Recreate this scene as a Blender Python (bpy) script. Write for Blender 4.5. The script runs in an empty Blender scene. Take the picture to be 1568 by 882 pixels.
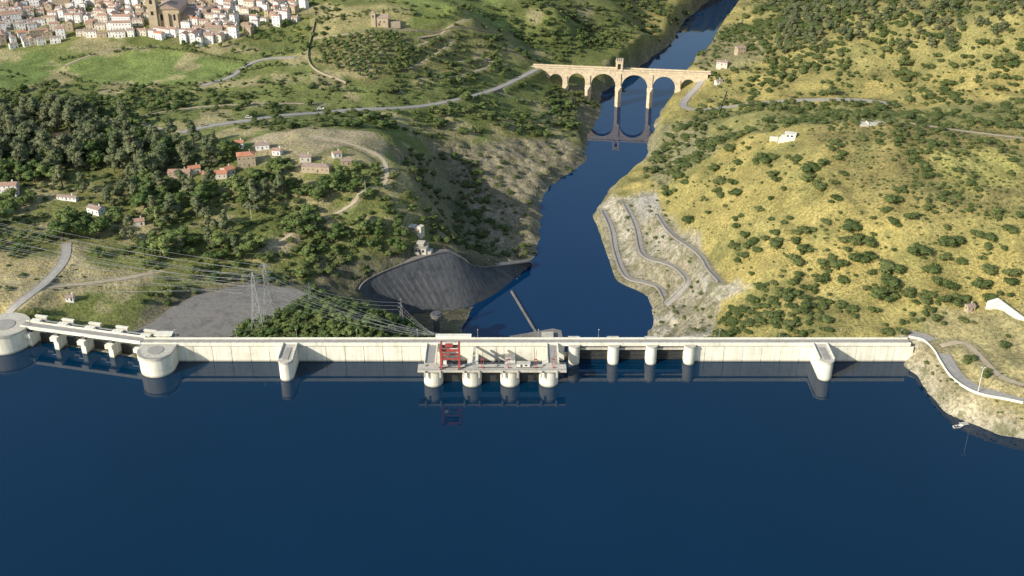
import bpy, math, random, bmesh
import numpy as np
from mathutils import Vector, Quaternion
random.seed(5); rng=np.random.default_rng(5)
scene=bpy.context.scene
D=bpy.data
# ---------------------------------------------------------------- camera back-projection of image pixels (metres; lake level z=0)
EYE_H=370.0; PITCH=math.radians(28); FOC=1750.0
cp,sp=math.cos(PITCH),math.sin(PITCH)
def P(u,v,z):  # image pixel ray from the camera, cut at height z
    a=(u-784)/FOC; b=(441-v)/FOC
    dy=cp+b*sp; dz=-sp+b*cp
    t=(z-EYE_H)/dz
    return (a*t,dy*t,z)
RIVER=-49.0
# ---------------------------------------------------------------- noise
def vnoise(x,y,seed=0):
    xi=np.floor(x).astype(np.int64); yi=np.floor(y).astype(np.int64)
    fx=x-xi; fy=y-yi
    fx=fx*fx*(3-2*fx); fy=fy*fy*(3-2*fy)
    def h(i,j):
        n=(i*374761393+j*668265263+seed*1442695041)&0xffffffff
        n=((n^(n>>13))*1274126177)&0xffffffff
        n=(n^(n>>16))&0xffff
        return n/32767.5-1
    a=h(xi,yi);b=h(xi+1,yi);c=h(xi,yi+1);d=h(xi+1,yi+1)
    return (a*(1-fx)+b*fx)*(1-fy)+(c*(1-fx)+d*fx)*fy
def fbm(x,y,s,o=4,seed=0):
    r=0;a=1;t=0
    for k in range(o):
        r=r+a*vnoise(x/s+k*17.3,y/s-k*9.1,seed+k); t+=a; a*=.5; s*=.5
    return r/t
def sstep(a,b,x):
    t=np.clip((x-a)/(b-a),0,1); return t*t*(3-2*t)
def seg_dist(px,py,pts,closed=False):
    best=np.full(px.shape,1e9); bi=np.zeros(px.shape)
    n=len(pts); m=n if closed else n-1
    for i in range(m):
        ax,ay=pts[i][0],pts[i][1]; bx,by=pts[(i+1)%n][0],pts[(i+1)%n][1]
        dx,dy=bx-ax,by-ay; L=dx*dx+dy*dy+1e-9
        t=np.clip(((px-ax)*dx+(py-ay)*dy)/L,0,1)
        d=np.hypot(px-ax-t*dx,py-ay-t*dy)
        w=d<best; best=np.where(w,d,best); bi=np.where(w,i+t,bi)
    return best,bi
def inside(px,py,pts):
    c=np.zeros(px.shape,bool); n=len(pts)
    for i in range(n):
        ax,ay=pts[i][0],pts[i][1]; bx,by=pts[(i+1)%n][0],pts[(i+1)%n][1]
        if ay==by: continue
        cond=((ay>py)!=(by>py))&(px<(bx-ax)*(py-ay)/(by-ay)+ax)
        c^=cond
    return c
def sdist(px,py,pts):   # positive outside
    d,_=seg_dist(px,py,pts,True)
    return np.where(inside(px,py,pts),-d,d)
# ---------------------------------------------------------------- terrain control heights
C=[(50,450,15),(0,400,20),(100,380,20),(200,400,12),(300,415,5),(400,420,-2),(470,440,-8),(560,490,8),(500,475,9),
(420,500,4),(620,505,-5),(680,510,-40),(545,438,-17),(250,480,-2),(250,505,-4),(340,505,-4),(400,470,-6),(120,440,10),(100,480,4),(180,500,0),
(560,424,-15),(618,401,-11),(680,382,-10),(730,398,-25),(650,475,-48),(700,465,-48),
(250,300,20),(400,250,30),(500,230,31),(590,245,27),(636,256,23),(640,300,14),(686,266,-30),(735,320,-38),(800,350,-43),(640,350,0),(690,320,-38),(690,350,-38),(700,375,-36),(560,380,0),(600,330,14),
(560,300,22),(480,350,10),(330,350,15),(150,330,20),(0,300,24),
(100,230,22),(200,190,22),(300,200,25),(450,205,32),(600,208,20),(700,220,-18),(800,220,-32),(870,225,-42),(880,170,-37),(853,134,-28),(885,136,-36),(905,150,-42),(822,106,-9),(835,118,-17),
(760,170,-8),(700,140,5),(600,162,12),(500,172,15),(300,160,20),(100,140,20),(0,200,22),(0,100,20),(0,65,30),(200,60,34),(200,20,42),(400,30,42),(0,10,42),(450,60,32),
(560,95,32),(560,50,46),(640,80,28),(720,80,15),(630,130,16),(800,60,-2),(900,60,-18),(980,50,-34),(600,15,55),(700,10,52),(850,10,25),(950,10,0),(1050,12,-34),(200,100,22),(350,110,24),
(1400,522,13),(1480,520,16),(1560,500,22),(1450,550,13),(1475,582,13),(1500,598,13),(1568,612,14),(1440,600,6),(1550,560,20),
(1000,300,-22),(1010,360,-33),(960,370,-44),(1060,400,-22),(1100,425,-10),(1050,460,-38),(1000,440,-46),(1085,500,-28),(1150,440,0),(1110,505,-6),
(1200,480,8),(1300,475,13),(1400,475,17),(1480,475,22),(1250,430,16),(1150,380,10),(1080,340,0),(1250,350,32),(1400,350,46),(1560,380,48),(1560,300,62),(1400,250,64),(1250,225,58),
(1160,205,38),(1080,230,12),(1020,260,-22),(1005,225,-38),(1050,190,-14),(1210,198,50),(1330,194,66),(1450,192,70),(1568,205,74),
(1300,172,28),(1450,172,34),(1150,172,4),(1200,155,4),(1370,160,16),(1300,150,13),(1100,150,-18),(1082,112,-9),(1056,138,-26),(1150,100,0),(1250,100,18),(1400,100,34),(1560,140,44),
(1560,60,74),(1400,40,60),(1250,40,36),(1150,40,-5),(1200,5,12),(1350,5,62),(1560,5,100)]
cw=[P(*c) for c in C]
cw+=[(-1500,2600,90),(0,2600,80),(1500,2600,160),(-1500,1300,45),(1500,1300,120),(-1200,620,45),(-500,640,25),(1200,600,70),(-1400,-800,60),(1400,-800,60),
(-600,1900,60),(700,1900,110),(200,1900,30),(0,1650,55),(-400,1600,50),(600,480,30),(900,380,60),(0,700,-49),(40,660,-49),(0,630,-49),(-120,625,-4),(-90,640,2),(-225,625,-4),(150,625,-2),(235,625,11),(-330,640,12),(-400,690,20),(-70,712,-42),(-35,735,-49)]
cw=np.array(cw)
def rbf_fit(c,lam=3.0):
    n=len(c); r=np.hypot(c[:,None,0]-c[None,:,0],c[:,None,1]-c[None,:,1])
    A=np.zeros((n+1,n+1)); A[:n,:n]=-r+lam*np.eye(n); A[:n,n]=1; A[n,:n]=1
    b=np.zeros(n+1); b[:n]=c[:,2]
    return np.linalg.solve(A,b)
W=rbf_fit(cw)
def rbf(x,y):
    out=np.full(x.shape,W[-1])
    for i in range(len(cw)): out=out-W[i]*np.hypot(x-cw[i,0],y-cw[i,1])
    return out
L_=[(715,515),(725,490),(735,470),(760,450),(800,425),(828,395),(830,360),(835,300),(845,285),(885,262),(903,240),(905,205),(922,175),(925,140),(960,118),(990,95),(1010,80),(1036,60),(1050,30),(1085,0)]
R_=[(980,515),(990,480),(982,452),(938,430),(930,402),(918,360),(910,320),(930,290),(965,262),(985,240),(995,205),(1010,170),(1040,135),(1070,105),(1080,85),(1092,60),(1120,30),(1160,0)]
lw=[P(u,v,RIVER) for u,v in L_]; rw=[P(u,v,RIVER) for u,v in R_]
river_poly=[(-30,600)]+[(a,b) for a,b,_ in lw]+[(480,2100),(560,2700),(640,2700),(560,2100)]+[(a,b) for a,b,_ in rw[::-1]]+[(95,600)]
sh=[P(u,v,0)[:2] for u,v in [(1372,556),(1385,565),(1404,577),(1420,605),(1440,632),(1490,652),(1530,668),(1568,674)]]
lake_poly=[(-1600,-1100),(1600,-1100),(1600,250),(1000,300),(700,400),(450,490)]+sh[::-1]+[(246,603),(-230,604),(-300,626),(-345,640),(-420,650),(-700,600),(-1600,640)]
def axis(segs):
    o=[segs[0][0]]
    for a,b,s in segs:
        n=max(1,int(round((b-a)/s))); o+=list(np.linspace(a,b,n+1)[1:])
    return np.array(o)
xs=axis([(-1600,-800,32),(-800,-560,8),(-560,-440,4),(-440,440,2.4),(440,640,4),(640,800,8),(800,1600,32)])
ys=axis([(-1100,440,44),(440,520,8),(520,1150,2.4),(1150,1460,4),(1460,1800,8),(1800,2700,36)])
X,Y=np.meshgrid(xs,ys)
Z=rbf(X,Y)
sdr=sdist(X,Y,river_poly); sdl=sdist(X,Y,lake_poly)
wob=fbm(X,Y,22,3,3)*4
def water_cut(Z):
    Z=np.maximum(Z,-46.5)
    s=sstep(-1,16,sdr+wob)
    Zr=np.where(sdr+wob>0,-50+(Z+50)*s,-50-np.minimum(6,.4*np.abs(sdr+wob)))
    s2=sstep(-1,13,sdl+wob*.4)
    Zl=np.where(sdl+wob*.4>0,-1+(Zr+1)*s2,-1-np.minimum(18,.6*np.abs(sdl)))
    return Zl
Z0=Z.copy()
Z=water_cut(Z0)
def look(x,y,A=None):
    A=Z if A is None else A
    x=np.clip(np.asarray(x,float),xs[0],xs[-1]-1e-3); y=np.clip(np.asarray(y,float),ys[0],ys[-1]-1e-3)
    i=np.searchsorted(xs,x,side='right')-1; j=np.searchsorted(ys,y,side='right')-1
    fx=(x-xs[i])/(xs[i+1]-xs[i]); fy=(y-ys[j])/(ys[j+1]-ys[j])
    return (A[j,i]*(1-fx)+A[j,i+1]*fx)*(1-fy)+(A[j+1,i]*(1-fx)+A[j+1,i+1]*fx)*fy
ts=np.arange(560,3000,2.0)
def G(u,v):  # image pixel ray from the camera, first hit on the terrain
    a=(u-784)/FOC; b=(441-v)/FOC
    px=a*ts; py=(cp+b*sp)*ts; pz=EYE_H+(-sp+b*cp)*ts
    h=look(px,py); k=np.argmax(pz<h)
    if not (pz<h).any(): k=len(ts)-1
    k=max(k,1)
    g0=pz[k-1]-h[k-1]; g1=pz[k]-h[k]; f=g0/(g0-g1+1e-9); f=min(max(f,0),1)
    return (px[k-1]+(px[k]-px[k-1])*f, py[k-1]+(py[k]-py[k-1])*f)
def smooth(pts,n=8):
    o=[]; p=[pts[0]]+list(pts)+[pts[-1]]
    for i in range(1,len(p)-2):
        for k in range(n):
            t=k/n; q=[]
            for c in range(len(pts[0])):
                a,b,d,e=p[i-1][c],p[i][c],p[i+1][c],p[i+2][c]
                q.append(.5*(2*b+(d-a)*t+(2*a-5*b+4*d-e)*t*t+(3*b-a-3*d+e)*t**3))
            o.append(tuple(q))
    o.append(tuple(pts[-1])); return o
# ---------------------------------------------------------------- roads
ROADS=[('valley_road',[(822,106),(795,120),(740,142),(680,157),(600,165),(520,170),(450,175),(380,184),(320,193),(278,203)],6.5,'asph'),
('farm_track',[(278,203),(240,196),(190,186),(150,190)],4,'dirt'),
('town_road',[(310,131),(350,119),(375,102),(395,93),(420,89),(452,88)],5,'asph'),
('farm_track',[(225,176),(270,168),(330,162),(420,158),(500,160)],2.6,'dirt'),
('village_lane',[(480,208),(540,222),(580,240),(592,262),(586,283),(555,292),(540,312),(505,332),(460,350),(430,370),(400,392)],3.4,'dirt'),
('access_road',[(102,372),(98,398),(72,430),(40,455),(14,478),(2,492)],6,'asph'),
('access_track',[(60,440),(120,436),(180,428),(235,418)],4,'dirt'),
('hill_road',[(1082,113),(1070,130),(1052,150),(1048,164),(1080,168),(1150,159),(1250,152),(1330,154),(1372,160)],6.5,'asph'),
('hill_track',[(1290,186),(1380,188),(1470,200),(1568,212)],2.6,'dirt'),
('shore_road',[(1392,520),(1420,523),(1440,536),(1452,556),(1470,580),(1500,598),(1540,606),(1568,612)],7.5,'asph'),
('abutment_track',[(1440,530),(1475,525),(1500,545),(1530,575),(1568,590)],4,'dirt'),
('rock_terrace_path',[(924,322),(938,352),(944,385),(960,422),(990,432),(1010,440),(1022,462)],4.2,'conc'),
('rock_terrace_path',[(958,312),(976,350),(988,392),(1030,405),(1054,428),(1040,450),(1020,468)],4.2,'conc'),
('rock_terrace_path',[(1010,330),(1040,365),(1075,392),(1088,415),(1105,432)],3.5,'conc'),
('terrace_track',[(628,104),(660,88),(688,66),(684,52),(640,58)],2.6,'dirt'),
('terrace_track',[(700,95),(740,88),(752,100),(700,116),(640,120)],2.4,'dirt'),
('terrace_track',[(640,70),(668,58),(690,40),(720,30)],2.2,'dirt'),
('hill_path',[(100,100),(160,78),(240,72)],2.2,'dirt'),
('hill_path',[(760,140),(790,150),(830,158)],2.5,'dirt')]
road_w=[]
for nm,pts,w,k in ROADS:
    g=smooth([G(u,v) for u,v in pts],8)
    z=look([a for a,b in g],[b for a,b in g])
    zz=z.copy()
    for _ in range(12): zz[1:-1]=(zz[:-2]+zz[1:-1]*2+zz[2:])/4
    if nm=='shore_road': zz[:14]=np.linspace(12.9,13.2,14)
    road_w.append((nm,g,zz,w,k))
roaddist=np.full(X.shape,1e9)
def apply_roads(Z):
    for nm,g,zz,w,k in road_w:
        gx=[a for a,b in g]; gy=[b for a,b in g]
        m=(X>min(gx)-15)&(X<max(gx)+15)&(Y>min(gy)-15)&(Y<max(gy)+15)
        d,t=seg_dist(X[m],Y[m],g)
        zr=np.interp(t,np.arange(len(zz)),zz)
        s=1-sstep(w/2+2.4,w/2+9,d)
        Z[m]=Z[m]*(1-s)+(zr-.12)*s
        roaddist[m]=np.minimum(roaddist[m],d-w/2)
    return Z
# ---------------------------------------------------------------- ground cover zones
gold=(.44,.36,.135);gold2=(.34,.30,.115);olive=(.25,.24,.09);green=(.15,.19,.055);dirt=(.50,.41,.27)
ZN=[([(0,60),(0,230),(480,230),(640,210),(900,200),(900,140),(820,110),(700,60),(480,60),(300,75)],(.21,.235,.08),0,8),
([(90,92),(230,76),(375,96),(360,122),(250,130),(140,127)],(.215,.27,.085),0,3),
([(0,80),(70,78),(100,110),(60,135),(0,130)],(.18,.24,.075),0,4),
([(600,-5),(770,-5),(790,45),(700,42),(620,40)],(.25,.29,.09),0,6),
([(650,45),(790,50),(800,90),(700,120),(620,110)],(.29,.27,.11),0,6),
([(480,62),(560,48),(625,52),(650,105),(560,128),(480,98)],(.25,.23,.10),0,3),
([(480,10),(640,15),(620,48),(480,58)],(.36,.32,.15),0,5),
([(380,215),(450,198),(560,203),(600,222),(585,240),(555,222),(470,242),(400,236)],dirt,.1,3),
([(0,385),(60,398),(120,396),(150,415),(235,415),(235,430),(120,452),(60,480),(0,486)],(.46,.38,.20),.1,3),
([(260,440),(380,425),(490,440),(430,490),(350,520),(200,520),(220,480)],(.20,.18,.12),.3,4),
([(380,400),(405,372),(450,345),(462,372),(430,395)],(.40,.33,.21),.1,3),
([(600,225),(700,215),(720,262),(745,340),(770,400),(690,392),(655,340),(625,270)],(.235,.215,.13),.7,6),
([(640,212),(700,222),(880,208),(905,240),(890,275),(842,296),(832,370),(822,402),(770,402),(742,372),(722,320),(690,262)],(.33,.285,.20),1,6),
([(860,130),(925,140),(925,190),(880,190)],(.28,.25,.17),1,5),
([(905,205),(905,215),(880,225),(860,200)],(.19,.20,.09),.6,3),
([(480,400),(560,385),(690,380),(820,400),(740,470),(690,520),(560,480),(480,440)],(.13,.125,.09),.8,5),
([(1000,60),(1140,30),(1180,90),(1080,110)],(.30,.27,.14),.5,5),
([(1130,-5),(1568,-5),(1568,110),(1180,112)],(.32,.285,.115),0,8),
([(1060,165),(1240,160),(1400,165),(1568,150),(1568,215),(1200,196),(1050,230)],(.31,.29,.115),0,6),
([(1225,200),(1568,196),(1568,330),(1450,330),(1330,300)],(.28,.24,.10),0,10),
([(1420,230),(1568,230),(1568,280),(1460,290)],(.38,.35,.125),0,8),
([(1000,205),(1080,180),(1100,230),(1010,290),(985,250)],(.31,.29,.16),.6,5),
([(912,318),(960,300),(1000,293),(1022,330),(1080,380),(1112,428),(1152,438),(1100,462),(1092,518),(975,518),(985,455),(948,428),(922,362)],(.47,.43,.36),1,2.5),
([(965,305),(1005,298),(1018,322),(985,338)],(.36,.34,.31),0,1),
([(1365,520),(1400,518),(1450,560),(1470,600),(1568,640),(1568,690),(1430,640),(1370,575)],(.38,.33,.21),.7,3),
([(1400,480),(1568,470),(1568,600),(1500,592),(1450,545)],(.38,.33,.17),.2,3)]
zones=[([G(max(-120,u) if u>0 else -120,v) for u,v in p],c,r,e) for p,c,r,e in ZN]
lb=sstep(-60,60,X-(30+(Y-700)*.18)+fbm(X,Y,60,3,9)*20)
n1=fbm(X,Y,45,4,1)[...,None]; n2=fbm(X,Y,14,3,2)[...,None]; n3=fbm(X,Y,30,5,77)
leftc=np.array(olive)*(.5-.6*n1)+np.array(green)*(.5+.6*n1)
rightc=np.array(gold)*(.5-.8*n1)+np.array(gold2)*(.5+.8*n1)
COL=leftc*(1-lb[...,None])+rightc*lb[...,None]
ROCK=np.zeros(X.shape)
wx=fbm(X,Y,16,3,21)*7; wy=fbm(X,Y,16,3,22)*7
for poly,c,r,e in zones:
    ax=[a for a,b in poly]; ay=[b for a,b in poly]
    m=(X>min(ax)-30)&(X<max(ax)+30)&(Y>min(ay)-30)&(Y<max(ay)+30)
    k=min(1,e/4)
    sd=sdist(X[m]+wx[m]*k,Y[m]+wy[m]*k,poly); s=1-sstep(-e,e,sd)
    COL[m]=COL[m]*(1-s[:,None])+np.array(c)*s[:,None]
    ROCK[m]=ROCK[m]*(1-s)+r*s
bp=sstep(.14,.30,n3)*(1-lb)*.75*(ROCK<.2)
COL=COL*(1-bp[...,None])+np.array((.44,.37,.21))*bp[...,None]
gp=sstep(.08,.4,fbm(X,Y,24,4,88))*lb*.5*(ROCK<.2)
COL=COL*(1-gp[...,None])+np.array((.19,.20,.08))*gp[...,None]
sr=(1-sstep(4,11,np.minimum(np.where(sdr>-20,sdr,99),99)+wob))*(Y>610)*(sdr>-12)
COL=COL*(1-sr[...,None]*.7)+np.array((.34,.305,.23))*sr[...,None]*.7; ROCK=np.maximum(ROCK,sr)
sl=(1-sstep(3,9,sdl+wx*.4))*(sdl>-10)*(Y<640)
COL=COL*(1-sl[...,None])+np.array((.48,.43,.33))*sl[...,None]; ROCK=np.maximum(ROCK,sl)
rb=ROCK*sstep(-.05,.3,fbm(X,Y,26,4,93))*.55
COL=COL*(1-rb[...,None])+np.array((.27,.235,.145))*rb[...,None]
Z=Z0
gul=(1-np.abs(fbm(X*1.0,Y*.55,42,3,61)))
Z=Z+fbm(X,Y,70,4,5)*3.0+fbm(X,Y,12,3,6)*.8+lb*(gul-.8)*9*(ROCK<.5)
rk=1-np.abs(fbm(X,Y,13,3,31)); Z=Z+ROCK*((rk-.75)*6+fbm(X,Y,6,2,8)*2.0)
# quarried benches on the right bank
qz=5.5; zq=Z+fbm(X,Y,40,3,45)*5; fz=zq/qz-np.floor(zq/qz)
step=(sstep(.62,.95,fz)-fz)*qz
bm=sstep(.6,.95,ROCK)*sstep(60,90,X)*(Y>640)*.85
Z=Z+step*bm
APZ=-3.0
apron=[P(u,v,APZ)[:2] for u,v in [(196,512),(236,492),(262,470),(300,452),(386,434),(440,441),(478,450),(432,478),(345,519),(250,519)]]
sda=sdist(X,Y,apron); flat=1-sstep(1.5,16,sda); Z=Z*(1-flat)+flat*(APZ-.5)
Z=water_cut(Z)
WT=smooth([P(*t) for t in [(548,447,-21),(562,430,-17),(610,408,-13),(680,387,-11),(708,396,-19),(735,410,-31),(812,402,-44)]],6)
WB=smooth([P(*t) for t in [(572,479,-36),(606,484,-47),(655,481,-49.5),(705,475,-49.8),(740,462,-49.8),(775,440,-49.8),(815,405,-49.8)]],6)
fr1=inside(X,Y,[(a,b+1) for a,b,_ in WT]+[(a,b-1) for a,b,_ in WB[::-1]])
fr2=inside(X,Y,[(a,b) for a,b,_ in WB]+[(-15,705),(-45,690),(-78,700),(-92,716)])
Z=np.where(fr2,np.minimum(Z,-46.5+fbm(X,Y,9,3,71)*1.5),Z); Z=np.where(fr1,np.minimum(Z,-53),Z)
Z=apply_roads(Z)
rd=1-sstep(1,3.5,roaddist); COL=COL*(1-.5*rd[...,None])+np.array((.42,.36,.24))*.5*rd[...,None]
COL=COL*(1+.2*n2)
# ---------------------------------------------------------------- materials
def newmat(name):
    m=D.materials.new(name); m.use_nodes=True; nt=m.node_tree
    return m,nt,nt.nodes['Principled BSDF']
def N(nt,t,**k):
    n=nt.nodes.new(t)
    for a,b in k.items(): setattr(n,a,b)
    return n
def ramp(nt,fac,stops):
    r=N(nt,'ShaderNodeValToRGB'); e=r.color_ramp.elements
    while len(e)<len(stops): e.new(.5)
    for i,(p,c) in enumerate(stops):
        e[i].position=p; e[i].color=(*c,1) if len(c)==3 else c
    nt.links.new(fac,r.inputs['Fac']); return r.outputs['Color']
def noise(nt,scale,detail=4,vec=None,rough=.55):
    n=N(nt,'ShaderNodeTexNoise'); n.inputs['Scale'].default_value=scale; n.inputs['Detail'].default_value=detail; n.inputs['Roughness'].default_value=rough
    if vec is not None: nt.links.new(vec,n.inputs['Vector'])
    return n.outputs['Fac']
def pos(nt,sc=(1,1,1)):
    g=N(nt,'ShaderNodeNewGeometry'); m=N(nt,'ShaderNodeMapping'); m.inputs['Scale'].default_value=sc
    nt.links.new(g.outputs['Position'],m.inputs['Vector']); return m.outputs['Vector']
def mix(nt,a,b,f,mode='MIX'):
    m=N(nt,'ShaderNodeMix',data_type='RGBA',blend_type=mode)
    for s,v in ((m.inputs[0],f),(m.inputs[6],a),(m.inputs[7],b)):
        if hasattr(v,'links') or hasattr(v,'is_linked'): nt.links.new(v,s)
        else: s.default_value=v if not isinstance(v,tuple) else (*v,1)[:4]
    return m.outputs[2]
def bump(nt,b,h,st,dist):
    n=N(nt,'ShaderNodeBump'); n.inputs['Strength'].default_value=st; n.inputs['Distance'].default_value=dist
    nt.links.new(h,n.inputs['Height']); nt.links.new(n.outputs['Normal'],b.inputs['Normal'])
def simple(name,c1,c2,scale=.3,rough=.85,bs=.3,sc=(1,1,1),metal=0):
    m,nt,b=newmat(name); v=pos(nt,sc)
    nt.links.new(ramp(nt,noise(nt,scale,3,v),[(.3,c1),(.7,c2)]),b.inputs['Base Color'])
    b.inputs['Roughness'].default_value=rough; b.inputs['Metallic'].default_value=metal
    if bs: bump(nt,b,noise(nt,scale*5,2,v),bs,.2)
    return m
def concrete(name,c1,c2,stain=True,blot=.6,dk=.72):
    m,nt,b=newmat(name); v=pos(nt,(.7,.7,.06)); v2=pos(nt)
    col=ramp(nt,noise(nt,.8,4,v),[(.3,c1),(.56,c2)])
    col=mix(nt,col,tuple(x*dk for x in c1),ramp(nt,noise(nt,.12,5,v2,.65),[(.50,(0,0,0)),(.74,(blot,)*3)]))
    if stain:
        g=N(nt,'ShaderNodeNewGeometry'); s=N(nt,'ShaderNodeSeparateXYZ'); nt.links.new(g.outputs['Position'],s.inputs[0])
        mr=N(nt,'ShaderNodeMapRange'); nt.links.new(s.outputs['Z'],mr.inputs[0]); mr.inputs[1].default_value=.3; mr.inputs[2].default_value=1.5; mr.inputs[3].default_value=.7; mr.inputs[4].default_value=0
        col=mix(nt,col,(.2,.18,.13),mr.outputs[0])
    nt.links.new(col,b.inputs['Base Color']); b.inputs['Roughness'].default_value=.95; b.inputs['Specular IOR Level'].default_value=.2
    bump(nt,b,noise(nt,1.5,3,v2),.2,.1); return m
M={}
M['conc']=concrete('dam_concrete',(.72,.68,.54),(.88,.85,.72))
M['deck']=concrete('deck_concrete',(.46,.43,.35),(.60,.56,.47),False)
M['shconc']=concrete('stained_shaded_concrete',(.085,.09,.10),(.13,.135,.14),False,.9,.6)  # stained concrete; spillway wall's partial hill shade also put into this dark colour
M['apron']=concrete('apron_concrete',(.18,.165,.15),(.25,.235,.21),False,.95)
M['asph']=simple('asphalt',(.32,.30,.27),(.40,.375,.33),.3,.9,.1)
M['dirt']=simple('dirt_track',(.40,.33,.22),(.54,.45,.31),.2,.95,.2)
M['cpath']=simple('path_concrete',(.29,.27,.24),(.38,.35,.30),.3,.9,.2)
M['metal']=simple('gate_steel',(.05,.055,.055),(.09,.09,.085),.5,.5,0,metal=.4)
M['steel']=simple('galvanised_steel',(.38,.38,.37),(.5,.5,.48),.5,.45,0,metal=.3)
M['red']=simple('red_paint',(.34,.05,.045),(.46,.085,.07),.6,.6,0)
M['white']=simple('white_paint',(.7,.68,.62),(.8,.79,.74),.4,.7,0)
M['stone']=simple('granite_masonry',(.52,.41,.27),(.78,.65,.46),.35,.9,.5)
M['glass']=simple('window_glass',(.02,.025,.03),(.04,.045,.05),.5,.2,0)
M['wood']=simple('door_wood',(.10,.05,.025),(.14,.08,.04),.5,.7,0)
M['tyre']=simple('tyre_rubber',(.02,.02,.02),(.03,.03,.03),.5,.8,0)
M['bark']=simple('bark',(.08,.06,.04),(.15,.115,.08),2,.9,0)
M['cable']=simple('cable_aluminium',(.45,.45,.45),(.55,.55,.55),.5,.5,0,metal=.2)
M['wallw']=simple('whitewash',(.76,.74,.70),(.86,.84,.81),.25,.9,.1)
M['wallt']=simple('tan_render',(.42,.33,.22),(.54,.44,.31),.25,.9,.1)
M['wallc']=simple('cream_render',(.62,.56,.46),(.72,.66,.56),.25,.9,.1)
M['walls']=simple('rubble_stone',(.30,.25,.18),(.42,.35,.26),.6,.9,.3)
M['roof1']=simple('terracotta_tiles',(.36,.215,.155),(.46,.30,.22),.5,.85,.2)
M['roof2']=simple('old_roof_tiles',(.30,.215,.17),(.41,.31,.25),.5,.85,.2)
M['roof3']=simple('orange_roof_tiles',(.48,.19,.10),(.58,.27,.16),.5,.85,.2)
M['line']=simple('road_marking_paint',(.6,.6,.57),(.7,.7,.67),.5,.8,0)
# ground
m,nt,b=newmat('ground_cover'); M['ground']=m
at=N(nt,'ShaderNodeAttribute',attribute_name='cover'); v=pos(nt)
col=at.outputs['Color']
f1=ramp(nt,noise(nt,.045,4,v,.6),[(.3,(.72,.74,.7)),(.7,(1.22,1.2,1.15))])
col=mix(nt,col,f1,1.0,'MULTIPLY')
f2=ramp(nt,noise(nt,.45,4,v,.75),[(.32,(.45,.48,.45)),(.5,(1,1,1)),(.7,(1.5,1.47,1.38))])
col=mix(nt,col,f2,1.0,'MULTIPLY')
inv=N(nt,'ShaderNodeMath',operation='SUBTRACT'); inv.inputs[0].default_value=1; nt.links.new(at.outputs['Alpha'],inv.inputs[1])
vo=N(nt,'ShaderNodeTexVoronoi'); vo.inputs['Scale'].default_value=.55; nt.links.new(v,vo.inputs['Vector'])
tf=ramp(nt,vo.outputs['Distance'],[(.22,(1,1,1)),(.42,(0,0,0))])
tm=ramp(nt,noise(nt,.04,4,v,.7),[(.42,(0,0,0)),(.58,(.75,)*3)])
t2=mix(nt,tf,tm,1.0,'MULTIPLY'); t2=mix(nt,(0,0,0),t2,inv.outputs[0])
col=mix(nt,col,(.08,.095,.03),t2)
vr=N(nt,'ShaderNodeTexVoronoi',feature='DISTANCE_TO_EDGE'); vr.inputs['Scale'].default_value=.13
wv=N(nt,'ShaderNodeVectorMath',operation='ADD'); nz=N(nt,'ShaderNodeTexNoise'); nz.inputs['Scale'].default_value=.16; nz.inputs['Detail'].default_value=3; nt.links.new(v,nz.inputs['Vector'])
sc_=N(nt,'ShaderNodeVectorMath',operation='SCALE'); sc_.inputs['Scale'].default_value=14; nt.links.new(nz.outputs['Color'],sc_.inputs[0])
nt.links.new(v,wv.inputs[0]); nt.links.new(sc_.outputs[0],wv.inputs[1]); nt.links.new(wv.outputs[0],vr.inputs['Vector'])
fr=ramp(nt,vr.outputs['Distance'],[(0,(.6,.6,.57)),(.08,(1,1,1))])
rockf=mix(nt,(1,1,1),fr,at.outputs['Alpha'])
col=mix(nt,col,rockf,1.0,'MULTIPLY')
gr=ramp(nt,noise(nt,.11,5,v,.65),[(.50,(0,0,0)),(.62,(.85,.85,.85))])
gm=mix(nt,(0,0,0),gr,at.outputs['Alpha'])
col=mix(nt,col,(.17,.17,.085),gm)
nt.links.new(col,b.inputs['Base Color']); b.inputs['Roughness'].default_value=.95; b.inputs['Specular IOR Level'].default_value=.15
bump(nt,b,noise(nt,.35,4,v,.75),.9,1.6)
# water
def water(name,c1,c2,bs):
    m,nt,b=newmat(name); v=pos(nt,(1,.5,1))
    nt.links.new(ramp(nt,noise(nt,.006,3,v),[(.3,c1),(.7,c2)]),b.inputs['Base Color'])
    b.inputs['Roughness'].default_value=.012; b.inputs['IOR'].default_value=1.42
    bump(nt,b,noise(nt,.5,4,pos(nt),.6),bs,.2); return m
M['lake']=water('lake_water',(.0004,.020,.052),(.0006,.024,.062),.012)
M['river']=water('river_water',(.001,.024,.075),(.0015,.030,.090),.012)
def leafmat(name,c1,c2,c3):
    m,nt,b=newmat(name); oi=N(nt,'ShaderNodeObjectInfo')
    c=ramp(nt,oi.outputs['Random'],[(0,c1),(.5,c2),(1,c3)])
    nt.links.new(c,b.inputs['Base Color']); b.inputs['Roughness'].default_value=.7; b.inputs['Specular IOR Level'].default_value=.2
    return m
M['leafd']=leafmat('oak_foliage',(.075,.105,.032),(.10,.13,.04),(.14,.16,.055))
M['leafg']=leafmat('woodland_foliage',(.08,.125,.036),(.12,.165,.048),(.18,.22,.07))
M['leafe']=leafmat('eucalyptus_foliage',(.10,.125,.06),(.13,.15,.07),(.17,.175,.09))
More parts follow.
